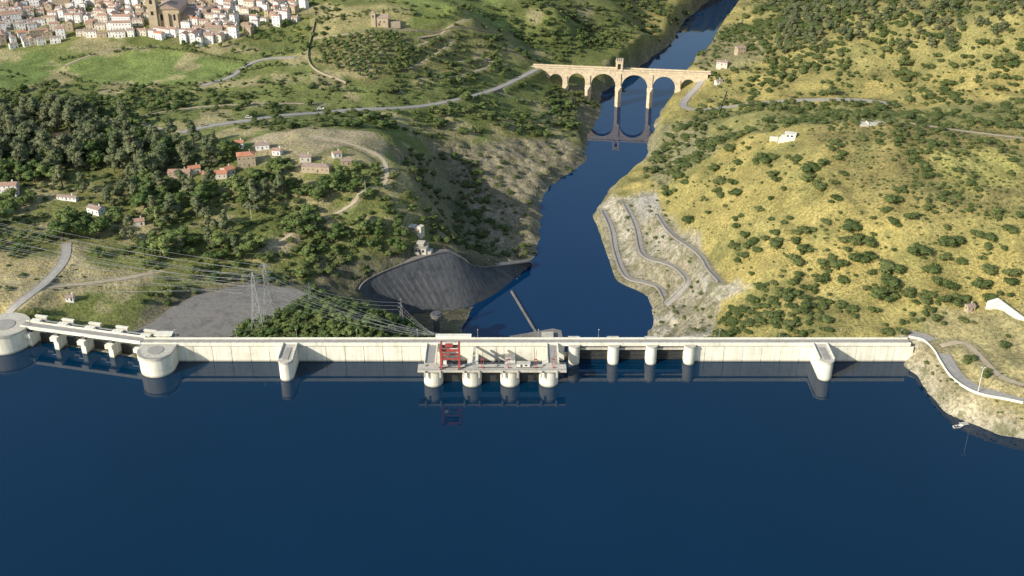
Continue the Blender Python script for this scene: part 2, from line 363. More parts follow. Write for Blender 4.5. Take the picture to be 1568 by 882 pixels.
# ---------------------------------------------------------------- terrain mesh
def grid_mesh(name,X,Y,Z):
    ny,nx=X.shape; me=D.meshes.new(name); nv=nx*ny
    me.vertices.add(nv); me.vertices.foreach_set('co',np.stack([X,Y,Z],-1).reshape(-1).astype(np.float32))
    i=np.arange(nv).reshape(ny,nx)
    q=np.stack([i[:-1,:-1],i[:-1,1:],i[1:,1:],i[1:,:-1]],-1).reshape(-1,4); nf=len(q)
    me.loops.add(nf*4); me.loops.foreach_set('vertex_index',q.reshape(-1).astype(np.int32))
    me.polygons.add(nf); me.polygons.foreach_set('loop_start',(np.arange(nf)*4).astype(np.int32)); 
    me.update(calc_edges=True); me.validate()
    me.polygons.foreach_set('use_smooth',np.ones(nf,bool))
    return me
me=grid_mesh('terrain',X,Y,Z)
a=me.attributes.new('cover','FLOAT_COLOR','POINT')
a.data.foreach_set('color',np.concatenate([np.clip(COL,0,1),ROCK[...,None]],-1).reshape(-1).astype(np.float32))
me.materials.append(M['ground'])
def link(o): scene.collection.objects.link(o); return o
link(D.objects.new('terrain',me))
# ---------------------------------------------------------------- mesh builder
class MB:
    def __init__(s): s.v=[];s.f=[];s.m=[];s.T=None;s.mats=[]
    def mi(s,k):
        if k not in s.mats: s.mats.append(k)
        return s.mats.index(k)
    def add(s,vs,fs,k):
        o=len(s.v); i=s.mi(k)
        for p in vs: s.v.append(s.T(p) if s.T else p)
        for f in fs: s.f.append([o+j for j in f]); s.m.append(i)
    def prism(s,poly,z0,z1,k):
        n=len(poly); z0=z0 if hasattr(z0,'__len__') else [z0]*n; z1=z1 if hasattr(z1,'__len__') else [z1]*n
        s.add([(p[0],p[1],z0[i]) for i,p in enumerate(poly)]+[(p[0],p[1],z1[i]) for i,p in enumerate(poly)],
          [list(range(n))[::-1],list(range(n,2*n))]+[[i,(i+1)%n,n+(i+1)%n,n+i] for i in range(n)],k)
    def box(s,x0,x1,y0,y1,z0,z1,k): s.prism([(x0,y0),(x1,y0),(x1,y1),(x0,y1)],z0,z1,k)
    def cyl(s,x,y,z0,z1,r,k,n=20,r2=None):
        r2=r if r2 is None else r2
        A=[2*math.pi*i/n for i in range(n)]
        s.add([(x+r*math.cos(t),y+r*math.sin(t),z0) for t in A]+[(x+r2*math.cos(t),y+r2*math.sin(t),z1) for t in A],
          [list(range(n))[::-1],list(range(n,2*n))]+[[i,(i+1)%n,n+(i+1)%n,n+i] for i in range(n)],k)
    def tube(s,p,q,r,k,n=4,r2=None):
        p=Vector(p);q=Vector(q);d=(q-p).normalized(); r2=r if r2 is None else r2
        a=d.orthogonal().normalized(); b=d.cross(a)
        vs=[tuple(c+(a*math.cos(2*math.pi*i/n)+b*math.sin(2*math.pi*i/n))*rr) for c,rr in((p,r),(q,r2)) for i in range(n)]
        s.add(vs,[list(range(n))[::-1],list(range(n,2*n))]+[[i,(i+1)%n,n+(i+1)%n,n+i] for i in range(n)],k)
    def mesh(s,name,smooth=False):
        me=D.meshes.new(name); me.from_pydata(s.v,[],s.f); me.update()
        for k in s.mats: me.materials.append(M[k])
        me.polygons.foreach_set('material_index',s.m)
        return me
    def obj(s,name,parent=None,loc=None,rz=0):
        o=link(D.objects.new(name,s.mesh(name)))
        if loc: o.location=loc
        o.rotation_euler[2]=rz
        if parent: o.parent=parent
        return o
def empty(name,loc=(0,0,0)):
    e=D.objects.new(name,None); e.location=loc; e.empty_display_size=2; return link(e)
def poly_obj(name,pts,z,k):
    b=MB(); b.add([(x,y,z) for x,y in pts],[list(range(len(pts)))],k); return b.obj(name)
poly_obj('lake',[(-1600,-1100),(1600,-1100),(1600,602),(-226,602),(-300,624),(-420,640),(-1600,640)],0,'lake')
poly_obj('river',[(-900,620),(900,620),(900,2700),(-900,2700)],RIVER,'river')
b=MB(); b.prism(apron,-6,APZ,'apron'); b.obj('spillway_apron')
for nm,g,zz,w,k in road_w:
    b=MB(); n=len(g); Lp=[];Rp=[];Ca=[];Cb=[]
    for i in range(n):
        a=g[max(0,i-1)]; c=g[min(n-1,i+1)]; dx,dy=c[0]-a[0],c[1]-a[1]; L=math.hypot(dx,dy)+1e-9
        nx,ny=-dy/L,dx/L; ww=w/2*(1+.15*random.uniform(-1,1)) if k=='dirt' else w/2
        Lp.append((g[i][0]+nx*ww,g[i][1]+ny*ww,zz[i]+.16)); Rp.append((g[i][0]-nx*ww,g[i][1]-ny*ww,zz[i]+.16))
        Ca.append((g[i][0]+nx*.08,g[i][1]+ny*.08,zz[i]+.17)); Cb.append((g[i][0]-nx*.08,g[i][1]-ny*.08,zz[i]+.17))
    mk={'asph':'asph','dirt':'dirt','conc':'cpath'}[k]
    b.add(Lp+Rp,[[i,i+n,i+n+1,i+1] for i in range(n-1)],mk)
    def side(P_,off0,off1,h,mm):
        vs=[];fs=[]
        Q=Rp if P_ is Lp else Lp
        for i in range(n):
            dx,dy=P_[i][0]-Q[i][0],P_[i][1]-Q[i][1]; L=math.hypot(dx,dy); dx/=L;dy/=L
            for o_,hh in ((off0,-1.5),(off0,h),(off1,h),(off1,-1.5)):
                vs.append((P_[i][0]+dx*o_,P_[i][1]+dy*o_,P_[i][2]+hh))
        for i in range(n-1):
            for j in range(3): fs.append([4*i+j,4*i+j+1,4*i+j+5,4*i+j+4])
        b.add(vs,fs,mm)
    if k=='conc': side(Rp,.02,1.2,.7,'cpath')
    if k=='asph':
        side(Lp,.01,.3,.12,'cpath'); side(Rp,.01,.3,.12,'cpath'); b.add(Ca+Cb,[[i,i+n,i+n+1,i+1] for i in range(0,n-1,2)],'line')
    if nm=='shore_road':
        side(Rp,.35,.8,1.1,'conc'); 
    b.obj(nm)
# ---------------------------------------------------------------- dam
dam=empty('dam')
XL,XR=-226,243
b=MB()
def body(x0,x1,top,yf=600):
    b.add([(x,y,z) for x in (x0,x1) for y,z in ((yf,-20),(yf,top),(604.2,top),(604.2,4),(652,-56),(yf,-56))],
      [[0,1,2,3,4,5],[11,10,9,8,7,6]]+[[i,(i+1)%6+0,(i+1)%6+6,i+6][::-1] for i in range(6)],'conc')
body(XL,32,11.9); body(108,XR,11.9); body(32,108,-1.0,603)
x=XL+8
while x<XR-6:
    w=11.6
    if not(26<x+w/2<112) :
        b.box(x,x+w-.45,599.6,599.98,-6,10.6,'conc')
    x+=w
b.obj('wall',dam)
b=MB()
b.box(XL,XR,599.0,604.9,11.95,13.0,'deck')
b.box(XL,XR,598.7,599.1,11.6,13.9,'conc'); b.box(XL,XR,604.8,605.2,11.9,13.9,'conc')
b.box(XL,XR,600.2,603.8,13.004,13.06,'asph')
for i in range(78): b.box(XL+i*6,XL+i*6+3,601.93,602.07,13.064,13.07,'line')
for i in range(117):
    xx=XL+2+i*4.02; b.box(xx,xx+.35,598.6,599.18,13.9,14.12,'deck'); b.box(xx,xx+.35,604.7,605.28,13.9,14.12,'deck')
b.obj('crest_road',dam)
b=MB()   # gated spillway at centre-right
for xx in (38,62,85.2,108.5):
    w=3.3
    b.box(xx-w,xx+w,598.4,608,-20,11.6,'conc'); b.cyl(xx,598.4,-20,12.2,w,'conc',20); b.cyl(xx,598.4,12.2,12.7,w+.35,'deck',20)
    b.box(xx-w-.3,xx+w+.3,605.3,606.8,12.2,13.9,'deck')
for x0,x1 in ((41.5,58.5),(65.5,81.7),(88.7,105)):
    b.box(x0,x1,602.5,603.4,-6,7.5,'metal')
    for z in (0.5,3,5.5): b.box(x0,x1,601.9,602.48,z,z+.5,'metal')
    b.box(x0,x1,599.2,600.4,8.6,9.8,'deck'); 
    b.box(x0,x1,601,601.5,9,10.2,'steel')
b.obj('spillway_gates',dam)
def small_pier(xx,yf,w):
    b=MB(); b.box(xx-w,xx+w,yf+w,599.5,-20,11.8,'conc'); b.cyl(xx,yf+w,-20,11.8,w,'conc',24)
    b.box(xx-w-.4,xx+w+.4,yf+w,598.5,11.82,13.1,'deck'); b.cyl(xx,yf+w,11.84,13.14,w+.4,'deck',24)
    b.box(xx-w-.4,xx-w+.1,yf+w,598.5,13.15,14.2,'conc'); b.box(xx+w-.1,xx+w+.4,yf+w,598.5,13.15,14.2,'conc')
    b.box(xx-1.6,xx+1.6,yf+w-1,yf+w+13,13.15,13.5,'asph')
    b.obj('intake_pier',dam)
small_pier(-135,577,4.1); small_pier(187.5,577,4.1)
b=MB(); tx=-215; ty=591
b.cyl(tx,ty,-20,12,10.3,'conc',48); b.cyl(tx,ty,12.02,13.2,10.8,'deck',48)
b.cyl(tx,ty,13.2,13.5,4.8,'asph',32); b.box(tx-10.3,tx+10.3,ty,600.5,-20,11.8,'conc'); b.box(tx-10.8,tx+10.8,ty+2,598.5,11.83,13.17,'deck')
for i in range(40):
    t=math.pi+math.pi*i/39; b.box(tx+10.5*math.cos(t)-.12,tx+10.5*math.cos(t)+.12,ty+10.5*math.sin(t)-.12,ty+10.5*math.sin(t)+.12,13.2,14.3,'steel')
b.box(tx-4,tx+5,606,610,12.5,14.6,'deck'); b.box(tx-5,tx+6,605.7,611,14.6,15.1,'conc')
b.obj('round_tower',dam)
Bx,By=-303,623.5; Ax,Ay=-226,604.5; LL=math.hypot(Ax-Bx,Ay-By); ca,sa=(Ax-Bx)/LL,(Ay-By)/LL
b=MB(); b.T=lambda p:(Bx+p[0]*ca-p[1]*sa,By+p[0]*sa+p[1]*ca,p[2])
b.box(-4,LL,-4,2.2,12.1,13,'deck'); b.box(-4,LL,-4.4,-3.9,11.7,13.9,'conc'); b.box(-4,LL,2,2.4,11.8,13.9,'conc'); b.box(-4,LL,-2.8,1,13.004,13.06,'asph')
for t in (.02,.26,.50,.74,.985):
    s0=t*LL
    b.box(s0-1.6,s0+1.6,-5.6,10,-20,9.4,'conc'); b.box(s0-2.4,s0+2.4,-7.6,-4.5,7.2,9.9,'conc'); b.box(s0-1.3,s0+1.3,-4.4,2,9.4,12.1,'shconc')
    b.box(s0-1.5,s0+1.5,3.0,7,9.4,13.0,'deck')
    b.box(s0-3.2,s0+3.2,3.0,6,13.2,13.7,'conc'); b.box(s0-4.2,s0+4.2,9.0,11,13.1,13.6,'conc'); b.box(s0-3.9,s0+3.9,9.3,10.7,9.5,13.1,'deck')
for i in range(4):
    s0=(.02+.24*i)*LL+1.8; s1=(.26+.24*i)*LL-1.8
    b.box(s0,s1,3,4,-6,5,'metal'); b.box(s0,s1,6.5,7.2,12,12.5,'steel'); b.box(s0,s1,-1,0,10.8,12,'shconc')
b.box(0,LL,4.5,30,-30,-3.2,'apron')
b.obj('spillway_bridge',dam)
b=MB(); b.cyl(-319,622,-20,12,15.5,'conc',64); b.cyl(-319,622,12.02,13,16,'deck',64); b.cyl(-319,622,13.01,13.3,7,'asph',40)
for i in range(50):
    t=math.pi*.9+math.pi*1.2*i/49; x_,y_=-319+15.7*math.cos(t),622+15.7*math.sin(t); b.box(x_-.12,x_+.12,y_-.12,y_+.12,13,14.2,'steel')
b.obj('abutment_platform',dam)
b=MB()
PX=(-46.7,-23.8,-1.2,21.8)
for xx in PX:
    b.cyl(xx,576,-20,9.6,5.7,'conc',36); b.box(xx-3.2,xx+3.2,576,599.5,-20,5.5,'conc'); b.cyl(xx,575,9.62,11.0,5.0,'deck',36)
b.box(-55.5,32,569.4,576.6,11.02,12.4,'deck')
for x0,x1 in ((-52.0,-45),(21,28)):
    b.box(x0,x1,576.62,598.5,11.4,12.8,'deck'); b.box(x0,x0+.5,576.7,598.5,12.8,13.8,'conc'); b.box(x1-.5,x1,576.7,598.5,12.8,13.8,'conc')
    b.box(x0+1.5,x1-1.5,577,597,12.81,13.0,'asph')
b.box(-23.6,-22.0,576.62,598.5,10.8,11.9,'deck')
b.box(-44.98,20.98,579.5,582.5,7.6,8.4,'deck')
for y in (569.4,576.2):
    for i in range(35):
        xx=-55.3+i*2.55
        b.box(xx-.06,xx+.06,y,y+.12,12.4,13.4,'steel')
    b.box(-55.5,32,y+.02,y+.1,13.4,13.5,'steel')
for xx in PX:
    for dx in (-4.5,4.5):
        b.box(xx+dx-.5,xx+dx+.5,568.2,569.38,8,12.5,'deck')
for i in range(3):
    x0=PX[i]+4.2; x1=PX[i+1]-4.2
    b.box(x0,x1,577,577.4,-4,7.5,'metal'); b.box(x0-.5,x1+.5,572,573.2,12.41,12.6,'apron')
for yy in (570.6,575.6): b.box(-55,31.5,yy-.1,yy+.1,12.41,12.54,'steel')
b.box(3,10.5,573,576,12.42,14.6,'white'); b.box(2.6,10.9,572.6,576.1,14.6,14.9,'deck'); b.box(5,6.1,572.9,572.98,12.5,14.3,'wood'); b.box(7.5,9,572.9,572.98,13.2,14.1,'glass')
for xx,ww in ((-28,1.6),(-10,1.2),(17,1.4),(-52,1.2)):
    b.box(xx,xx+ww,573.6,574.8,12.62,13.4,'steel'); b.box(xx+.2,xx+ww-.2,573.8,574.6,13.4,13.7,'deck')
b.obj('intake_platform',dam)
b=MB(); b.box(-46,-26,605.3,608,5,13.9,'deck'); b.box(-47.0,-25,605.21,608.6,13.92,14.5,'conc')
for i in range(5): b.box(-44+i*3.8,-42.6+i*3.8,608.02,608.1,10,12,'glass')
b.obj('gate_house',dam)
b=MB()
for xx in (-17.5,-2,14,24.5):
    for dx in (-.7,.7):
        b.tube((xx+dx,575,12.4),(xx+dx,575,16.4),.16,'red')
    b.box(xx-.9,xx+.9,574.6,575.4,16.4,16.75,'red'); b.tube((xx,575,16.7),(xx+.5,575,23),.17,'red'); b.box(xx-.6,xx+.6,571.5,572,12.6,13.6,'red')
b.obj('gate_hoist',dam)
b=MB(); x0,x1,y0,y1=-41.5,-31,570.6,575.6; zt=26.2
for xx in (x0,x1):
    for yy in (y0,y1):
        b.box(xx-.55,xx+.55,yy-.5,yy+.5,13.1,zt,'red'); b.box(xx-.8,xx+.8,yy-.8,yy+.8,12.57,13.1,'metal')
    b.box(xx-.35,xx+.35,y0+.51,y1-.51,15,15.8,'red'); b.box(xx-.6,xx+.6,y0-2.4,y1+2.4,zt,zt+1.3,'red')
for yy in (y0,y1):
    b.box(x0+.56,x1-.56,yy-.4,yy+.4,zt-1.5,zt-.1,'red'); b.box(x0+.56,x1-.56,yy-.35,yy+.35,19.3,20.1,'red')
b.box(x0+1,x1-1,y0+1,y1-1,zt+.1,zt+.4,'metal'); b.box(x0+2.6,x1-3.6,y0+1.4,y1-1.4,zt+.4,zt+2.0,'red')
b.box(x0+1.2,x0+3.2,y0-.4,y0+1.6,16,18.3,'white'); b.tube((-36.2,573,zt),(-36.2,573,14),.12,'metal')
b.obj('gantry_crane')
def lamp(x,y,z,h=7,dy=1.4,name='street_lamp'):
    b=MB(); b.tube((0,0,0),(0,0,h),.13,'steel',6,.08); b.tube((0,0,h),(0,dy,h+.35),.07,'steel',5); b.box(-.2,.2,dy-.3,dy+.5,h+.25,h+.42,'white'); b.cyl(0,0,0,.4,.28,'steel',8)
    b.obj(name,loc=(x,y,z))
for i in range(13): lamp(XL+20+i*37,605.0,13.9,6,-1.4)
q=G(1497,602); b=MB(); zq=float(look(*q)); b.tube((0,0,-1),(0,0,17),.24,'white',8,.16); b.box(-1.2,1.2,-.12,.12,16.6,16.9,'steel'); b.box(-1.3,-.6,-.35,.1,16.9,17.5,'white'); b.box(.6,1.3,-.35,.1,16.9,17.5,'white'); b.cyl(0,0,-.5,.5,.8,'deck',10); b.obj('floodlight_mast',loc=(q[0],q[1],zq))
# ---------------------------------------------------------------- downstream works
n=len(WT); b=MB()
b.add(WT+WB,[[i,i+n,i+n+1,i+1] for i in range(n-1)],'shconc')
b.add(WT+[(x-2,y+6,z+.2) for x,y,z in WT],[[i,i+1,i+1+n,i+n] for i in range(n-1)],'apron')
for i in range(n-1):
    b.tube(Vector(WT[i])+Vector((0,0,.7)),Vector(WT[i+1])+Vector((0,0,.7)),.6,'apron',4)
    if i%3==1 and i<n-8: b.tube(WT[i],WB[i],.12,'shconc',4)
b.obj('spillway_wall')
b=MB()
p=P(783,442,-46); q=P(824,510,-46)
dx,dy=q[0]-p[0],q[1]-p[1]; L=math.hypot(dx,dy); nx,ny=-dy/L*.6,dx/L*.6
b.prism([(p[0]-nx,p[1]-ny),(q[0]-nx,q[1]-ny),(q[0]+nx,q[1]+ny),(p[0]+nx,p[1]+ny)],-55,-47.6,'apron'); b.obj('training_wall')
b=MB(); p=P(825,516,-30); tri=[P(782,516,-30)[:2],P(860,518,-30)[:2],P(858,508,-30)[:2],P(846,505,-30)[:2]]
b.prism(tri,-56,-30,'shconc'); b.prism([(x_+(x_-p[0])*.04,y_+(y_-p[1])*.06) for x_,y_ in tri],-29.99,-29.2,'apron')
b.box(p[0]+2,p[0]+10,p[1]-4,p[1]+2,-29.19,-27,'deck'); b.obj('powerhouse')
b=MB(); p=P(668,481,-20); b.cyl(p[0],p[1],-50,-22,2.2,'shconc',16); b.cyl(p[0],p[1],-22,-20,4.2,'apron',24); b.cyl(p[0],p[1],-20,-19,3.4,'shconc',24); b.obj('surge_tower')
# ---------------------------------------------------------------- Roman bridge
p0=np.array(P(820,102,-9)[:2]); p1=np.array(P(1084,113,-9)[:2]); BL=float(np.hypot(*(p1-p0))); dc,ds=(p1-p0)/BL
def sb(u): return (u-820)/264*BL
b=MB(); b.T=lambda p:(float(p0[0]+p[0]*dc-p[1]*ds),float(p0[1]+p[0]*ds+p[1]*dc),p[2])
arch=[(842,863,-15.0),(872,898,-13.4),(907,945,-12.6),(954,994,-12.6),(1002,1036,-13.0),(1045,1066,-15.0)]
hw=4.0; top=-8.6
prof=[(0,-56)]
for a0,a1,cr in arch:
    s0,s1=sb(a0),sb(a1); r=(s1-s0)/2; c=(s0+s1)/2
    prof.append((s0,-56))
    for i in range(17):
        t=math.pi-math.pi*i/16; prof.append((c+r*math.cos(t),cr-r+r*math.sin(t)))
    prof.append((s1,-56))
prof.append((BL,-56))
n=len(prof)
vs=[(s,-hw,z) for s,z in prof]+[(s,hw,z) for s,z in prof]+[(s,-hw,top) for s,z in prof]+[(s,hw,top) for s,z in prof]
fs=[]
for i in range(n-1):
    if abs(prof[i][0]-prof[i+1][0])>1e-6:
        fs.append([i,i+1,i+1+2*n,i+2*n]); fs.append([i+n,i+3*n,i+1+3*n,i+1+n]); fs.append([i+2*n,i+1+2*n,i+1+3*n,i+3*n])
    fs.append([i,i+n,i+1+n,i+1])
b.add(vs,fs,'stone')
b.box(-3,BL+3,-hw-.5,-hw+.4,top+.01,top+.6,'stone'); b.box(-3,BL+3,hw-.4,hw+.5,top+.01,top+.6,'stone')
b.box(-3,BL+3,-hw-.25,-hw+.3,top+.6,top+1.6,'stone'); b.box(-3,BL+3,hw-.3,hw+.25,top+.6,top+1.6,'stone'); b.box(-6,BL+6,-hw+.45,hw-.45,top+.05,top+.12,'dirt')
for (u,w,zt) in ((867.5,3.0,-17),(902.5,3.2,-15),(949.5,3.4,-11.5),(998,3.2,-11.5),(1040.5,3.2,-16)):
    s=sb(u); b.box(s-w*.72,s+w*.72,-hw-1.3,-hw-.02,-56,zt,'stone'); b.box(s-w*.72,s+w*.72,hw+.02,hw+1.3,-56,zt,'stone')
    b.prism([(s-w,-hw-1.3),(s,-hw-5.0),(s+w,-hw-1.3)],-56,-31,'stone'); b.prism([(s,-hw-5.0),(s+w,-hw-1.3),(s-w,-hw-1.3)],-31,[-31,-26,-26],'stone')
    b.box(s-w-.4,s+w+.4,-hw-1.8,hw+1.8,-30.5,-29.9,'stone')
for a0,a1,cr in arch:
    s0,s1=sb(a0),sb(a1); r=(s1-s0)/2; c=(s0+s1)/2; q=14
    for i in range(q):
        t0,t1=math.pi*i/q,math.pi*(i+1)/q
        P4=[(c+rr*math.cos(t),cr-r+rr*math.sin(t)) for rr,t in ((r,t0),(r+1.4,t0),(r+1.4,t1),(r,t1))]
        b.add([(x,-hw-.25,z) for x,z in P4]+[(x,-hw+.05,z) for x,z in P4],[[0,1,2,3],[0,4,5,1],[1,5,6,2],[2,6,7,3],[3,7,4,0]],'stone')
s=sb(949.5)
b.box(s-3.9,s-1.7,-hw-1,hw+1,top+.2,top+8,'stone'); b.box(s+1.7,s+3.9,-hw-1,hw+1,top+.2,top+8,'stone'); b.box(s-3.9,s+3.9,-hw-1,hw+1,top+8,top+10,'stone'); b.box(s-4.3,s+4.3,-hw-1.3,hw+1.3,top+10,top+10.6,'stone')
for dx in (-3.3,-1.1,1.1,3.3): b.box(s+dx-.6,s+dx+.6,-hw-1.1,hw+1.1,top+10.6,top+11.8,'stone')
b.obj('roman_bridge')
# ---------------------------------------------------------------- buildings
def house_mesh(name,w,d,h,roof,wall,storeys=2,hip=False,chim=True):
    b=MB(); b.box(-w/2,w/2,-d/2,d/2,-5,h,wall)
    rh=d*.18; o=.35
    if hip:
        b.add([(-w/2-o,-d/2-o,h),(w/2+o,-d/2-o,h),(w/2+o,d/2+o,h),(-w/2-o,d/2+o,h),(-w/2+d*.4,0,h+rh),(w/2-d*.4,0,h+rh)],[[0,1,5,4],[1,2,5],[2,3,4,5],[3,0,4],[3,2,1,0]],roof)
    else:
        b.add([(-w/2,-d/2,h),(-w/2,d/2,h),(-w/2,0,h+rh),(w/2,-d/2,h),(w/2,d/2,h),(w/2,0,h+rh)],[[0,2,1],[3,4,5]],wall)
        for sg in (-1,1):
            b.add([(-w/2-o,sg*(d/2+o),h-.15),(w/2+o,sg*(d/2+o),h-.15),(w/2+o,0,h+rh+.1),(-w/2-o,0,h+rh+.1),
                   (-w/2-o,sg*(d/2+o),h+.1),(w/2+o,sg*(d/2+o),h+.1),(w/2+o,0,h+rh+.35),(-w/2-o,0,h+rh+.35)],
                  [[0,1,2,3],[4,5,6,7],[0,1,5,4],[0,3,7,4],[1,2,6,5]],roof)
    n=max(2,int(w/3.2)); fh=h/storeys
    for st in range(storeys):
        for i in range(n):
            xx=-w/2+w*(i+.5)/n; z=st*fh+fh*.38
            if st==0 and i==n//2: b.box(xx-.55,xx+.55,-d/2-.05,-d/2-.003,0,2.2,'wood')
            else: b.box(xx-.4,xx+.4,-d/2-.04,-d/2-.003,z,z+1.0,'glass'); b.box(xx-.7,xx+.7,-d/2-.14,-d/2-.003,z-.14,z-.01,'wallc')
            b.box(xx-.5,xx+.5,d/2+.003,d/2+.04,z,z+1.3,'glass')
        for sg in (-1,1):
            b.box(min(sg*(w/2+.003),sg*(w/2+.04)),max(sg*(w/2+.003),sg*(w/2+.04)),-.5,.5,st*fh+fh*.4,st*fh+fh*.4+1.2,'glass')
    if chim: b.box(w*.2,w*.2+.9,d*.12,d*.12+.8,h,h+rh+1.3,wall)
    return b.mesh(name)
def place(name,me,u,v,rz=0,dz=0,xy=None):
    q=xy or G(u,v); o=link(D.objects.new(name,me)); o.location=(q[0],q[1],float(look(q[0],q[1]))+dz); o.rotation_euler[2]=rz; return o
BUILT=[]
var=[]
for i in range(26):
    w=random.uniform(6,12.5); d=random.uniform(5,7.5); h=random.choice([5.4,6,6.6,7.6,8.4,9.4])
    if i in (3,11): w,h=20,8
    var.append(house_mesh('house',w,d,h,random.choice(['roof1','roof2','roof1','roof2','roof2','roof3']),random.choice(['wallw','wallw','wallw','wallw','wallw','wallc','wallc','wallt','walls']),2 if h<9 else 3,random.random()<.25))
tp=[G(-60,76),G(60,70),G(120,62),G(250,60),G(300,72),G(345,66),G(400,46),G(470,26),G(470,1)]
town=tp+[(-150,1520),(-900,1560)]
cq=G(262,38)
y=1120
while y<1530:
    x=-880+random.uniform(0,8)
    while x<-100:
        px=x+random.uniform(-2,2); py=y+random.uniform(-4,4)+fbm(np.array([x]),np.array([y]),60,2,15)[0]*14
        if inside(np.array([px]),np.array([py]),town)[0] and random.random()<.9 and math.hypot(px-cq[0],py-cq[1])>24:
            o=place('house',random.choice(var),0,0,fbm(np.array([px]),np.array([py]),90,2,16)[0]*.9+random.choice([0,0,0,1.57]),0,(px,py)); BUILT.append((px,py,6)); o.scale[2]=random.uniform(.8,1.2)
        x+=random.uniform(9,12.5)
    y+=random.uniform(11.5,14.5)
b=MB(); b.box(-9,9,-5,25,-4,17,'wallt'); b.add([(-10,-6,17),(10,-6,17),(10,26,17),(-10,26,17),(0,-6,22),(0,26,22)],[[0,1,4],[2,3,5],[1,2,5,4],[3,0,4,5]],'roof2')
b.box(-15,-8,-8,0,-4,30,'wallt'); b.add([(-15.4,-8.4,30),(-7.6,-8.4,30),(-7.6,.4,30),(-15.4,.4,30),(-11.5,-4,33)],[[0,1,4],[1,2,4],[2,3,4],[3,0,4]],'roof2')
for z in (12,23): 
    b.box(-12.6,-10.4,-8.1,-8.003,z,z+4,'glass')
for i in range(3): b.box(-5+i*5-.9,-5+i*5+.9,-5.1,-5.003,6,12,'glass')
for xx in (-7,0,7.5): b.box(xx-.8,xx+.8,-6.8,-5.01,-4,13,'wallt')
b.box(9,18,0,20,-4,9,'wallt'); b.add([(8.8,-.5,9),(18.5,-.5,9),(18.5,20.5,9),(8.8,20.5,11.5),(8.8,-.5,11.5)],[[0,1,4],[1,2,3,4]],'roof1')
o=b.obj('church',loc=(cq[0],cq[1],float(look(*cq)))); o.scale=(1.35,1.35,1.1); BUILT.append((cq[0],cq[1],34))
b=MB(); b.box(-8,8,-4,4,-3,8,'wallt'); b.add([(-8.5,-4.5,8),(8.5,-4.5,8),(8.5,4.5,8),(-8.5,4.5,8),(-8.5,0,11),(8.5,0,11)],[[0,1,5,4],[2,3,4,5],[0,4,3],[1,2,5]],'roof2')
b.box(-9,-4.5,-5,-.5,-3,13,'wallt'); b.box(-7.4,-6.2,-5.1,-5.003,8.5,11,'glass'); b.add([(-9.3,-5.3,13),(-4.2,-5.3,13),(-4.2,-.2,13),(-9.3,-.2,13),(-6.75,-2.8,15.5)],[[0,1,4],[1,2,4],[2,3,4],[3,0,4]],'roof2')
for xx in (0,4): b.box(xx-.5,xx+.5,-4.1,-4.003,3,5,'glass')
b.box(9,20,-2,1,-3,3.5,'walls'); b.box(-2,-.2,-4.1,-4.003,0,2.6,'wood')
q=G(583,38); o=b.obj('hermitage',loc=(q[0],q[1],float(look(*q)))); o.scale=(1.05,)*3; BUILT.append((q[0],q[1],20))
def bld(u,v,w,d,h,roof,wall,st=1,rz=0,hip=False,name='house'):
    q=G(u,v); BUILT.append((q[0],q[1]-4,max(w,d)*.75+3)); place(name,house_mesh(name,w,d,h,roof,wall,st,hip),0,0,rz,.6,q)
bld(378,253,14,10,9,'roof3','wallt',2,.25,True,'villa')
bld(330,272,19,8,4,'roof3','wallc',1,.1); bld(350,266,8,8,4,'roof3','wallc',1,.8); bld(276,270,17,8,4,'roof1','wallt',1,.05)
bld(402,228,11,6,3.6,'roof2','wallw',1,.2); bld(485,262,22,8,4.5,'roof2','wallt',1,-.1,True); bld(530,252,8,6,3.5,'roof2','wallt',1,.2); bld(468,246,9,6,3.6,'roof2','wallc',1,.1)
bld(97,216,14,9,5,'roof3','wallt',1,.2); bld(14,292,14,8,5,'roof1','wallw',2,.1); bld(20,300,8,8,4,'roof1','wallw',1,.1); bld(148,326,12,7,4,'roof2','wallw',1,-.5); bld(104,306,16,4,2.4,'roof2','wallw',1,-.2)
bld(298,264,9,7,4,'roof3','wallc',1,.4); bld(365,226,9,7,4.5,'roof3','wallw',1,.1); bld(212,344,9,6,3.2,'roof1','wallc',1,.3); bld(60,205,8,6,4,'roof3','wallw',1,.1); bld(425,236,7,6,3.4,'roof1','wallw',1,-.2); bld(516,240,7,5,3.2,'roof1','wallw',1,.4)
bld(1133,82,10,8,6.5,'roof2','wallt',2,.3); bld(1106,100,12,6,3.6,'roof2','wallc',1,-.4); bld(1484,476,5,4,3.4,'roof2','wallt',1,.2,name='hut'); bld(108,460,5,4,2.6,'roof2','wallw',1,.1,name='hut')
bld(1100,128,7,5,3,'roof2','wallw',1,.3)
q=G(646,388); BUILT.append((q[0],q[1],10)); b=MB()
b.box(-4.5,4.5,-4,4,-8,6,'deck'); b.box(-4.9,4.9,-4.4,4.4,6,6.6,'conc'); b.box(-3,2,-2,3,6.6,9,'conc'); b.box(-3.3,2.3,-2.3,3.3,9,9.4,'deck'); b.box(4.52,8,-3,3,-8,3.4,'deck')
for i in range(3): b.box(-4+i*2.7,-2.4+i*2.7,-4.1,-4.003,3.1,4.8,'glass')
b.box(-1,.6,-4.1,-4.003,0,2.4,'wood'); b.obj('control_building',loc=(q[0],q[1],float(look(*q))),rz=-.2)
q=G(634,352); BUILT.append((q[0],q[1],9)); b=MB(); b.box(-6,4,-2.5,2.5,-6,3,'wallt'); b.box(-6.4,4.4,-2.9,2.9,3,3.4,'deck'); b.box(4.02,7.5,-2,3,-6,4.4,'wallc')
for i in range(3): b.box(-5+i*2.6,-3.8+i*2.6,-2.58,-2.503,1,2.2,'glass')
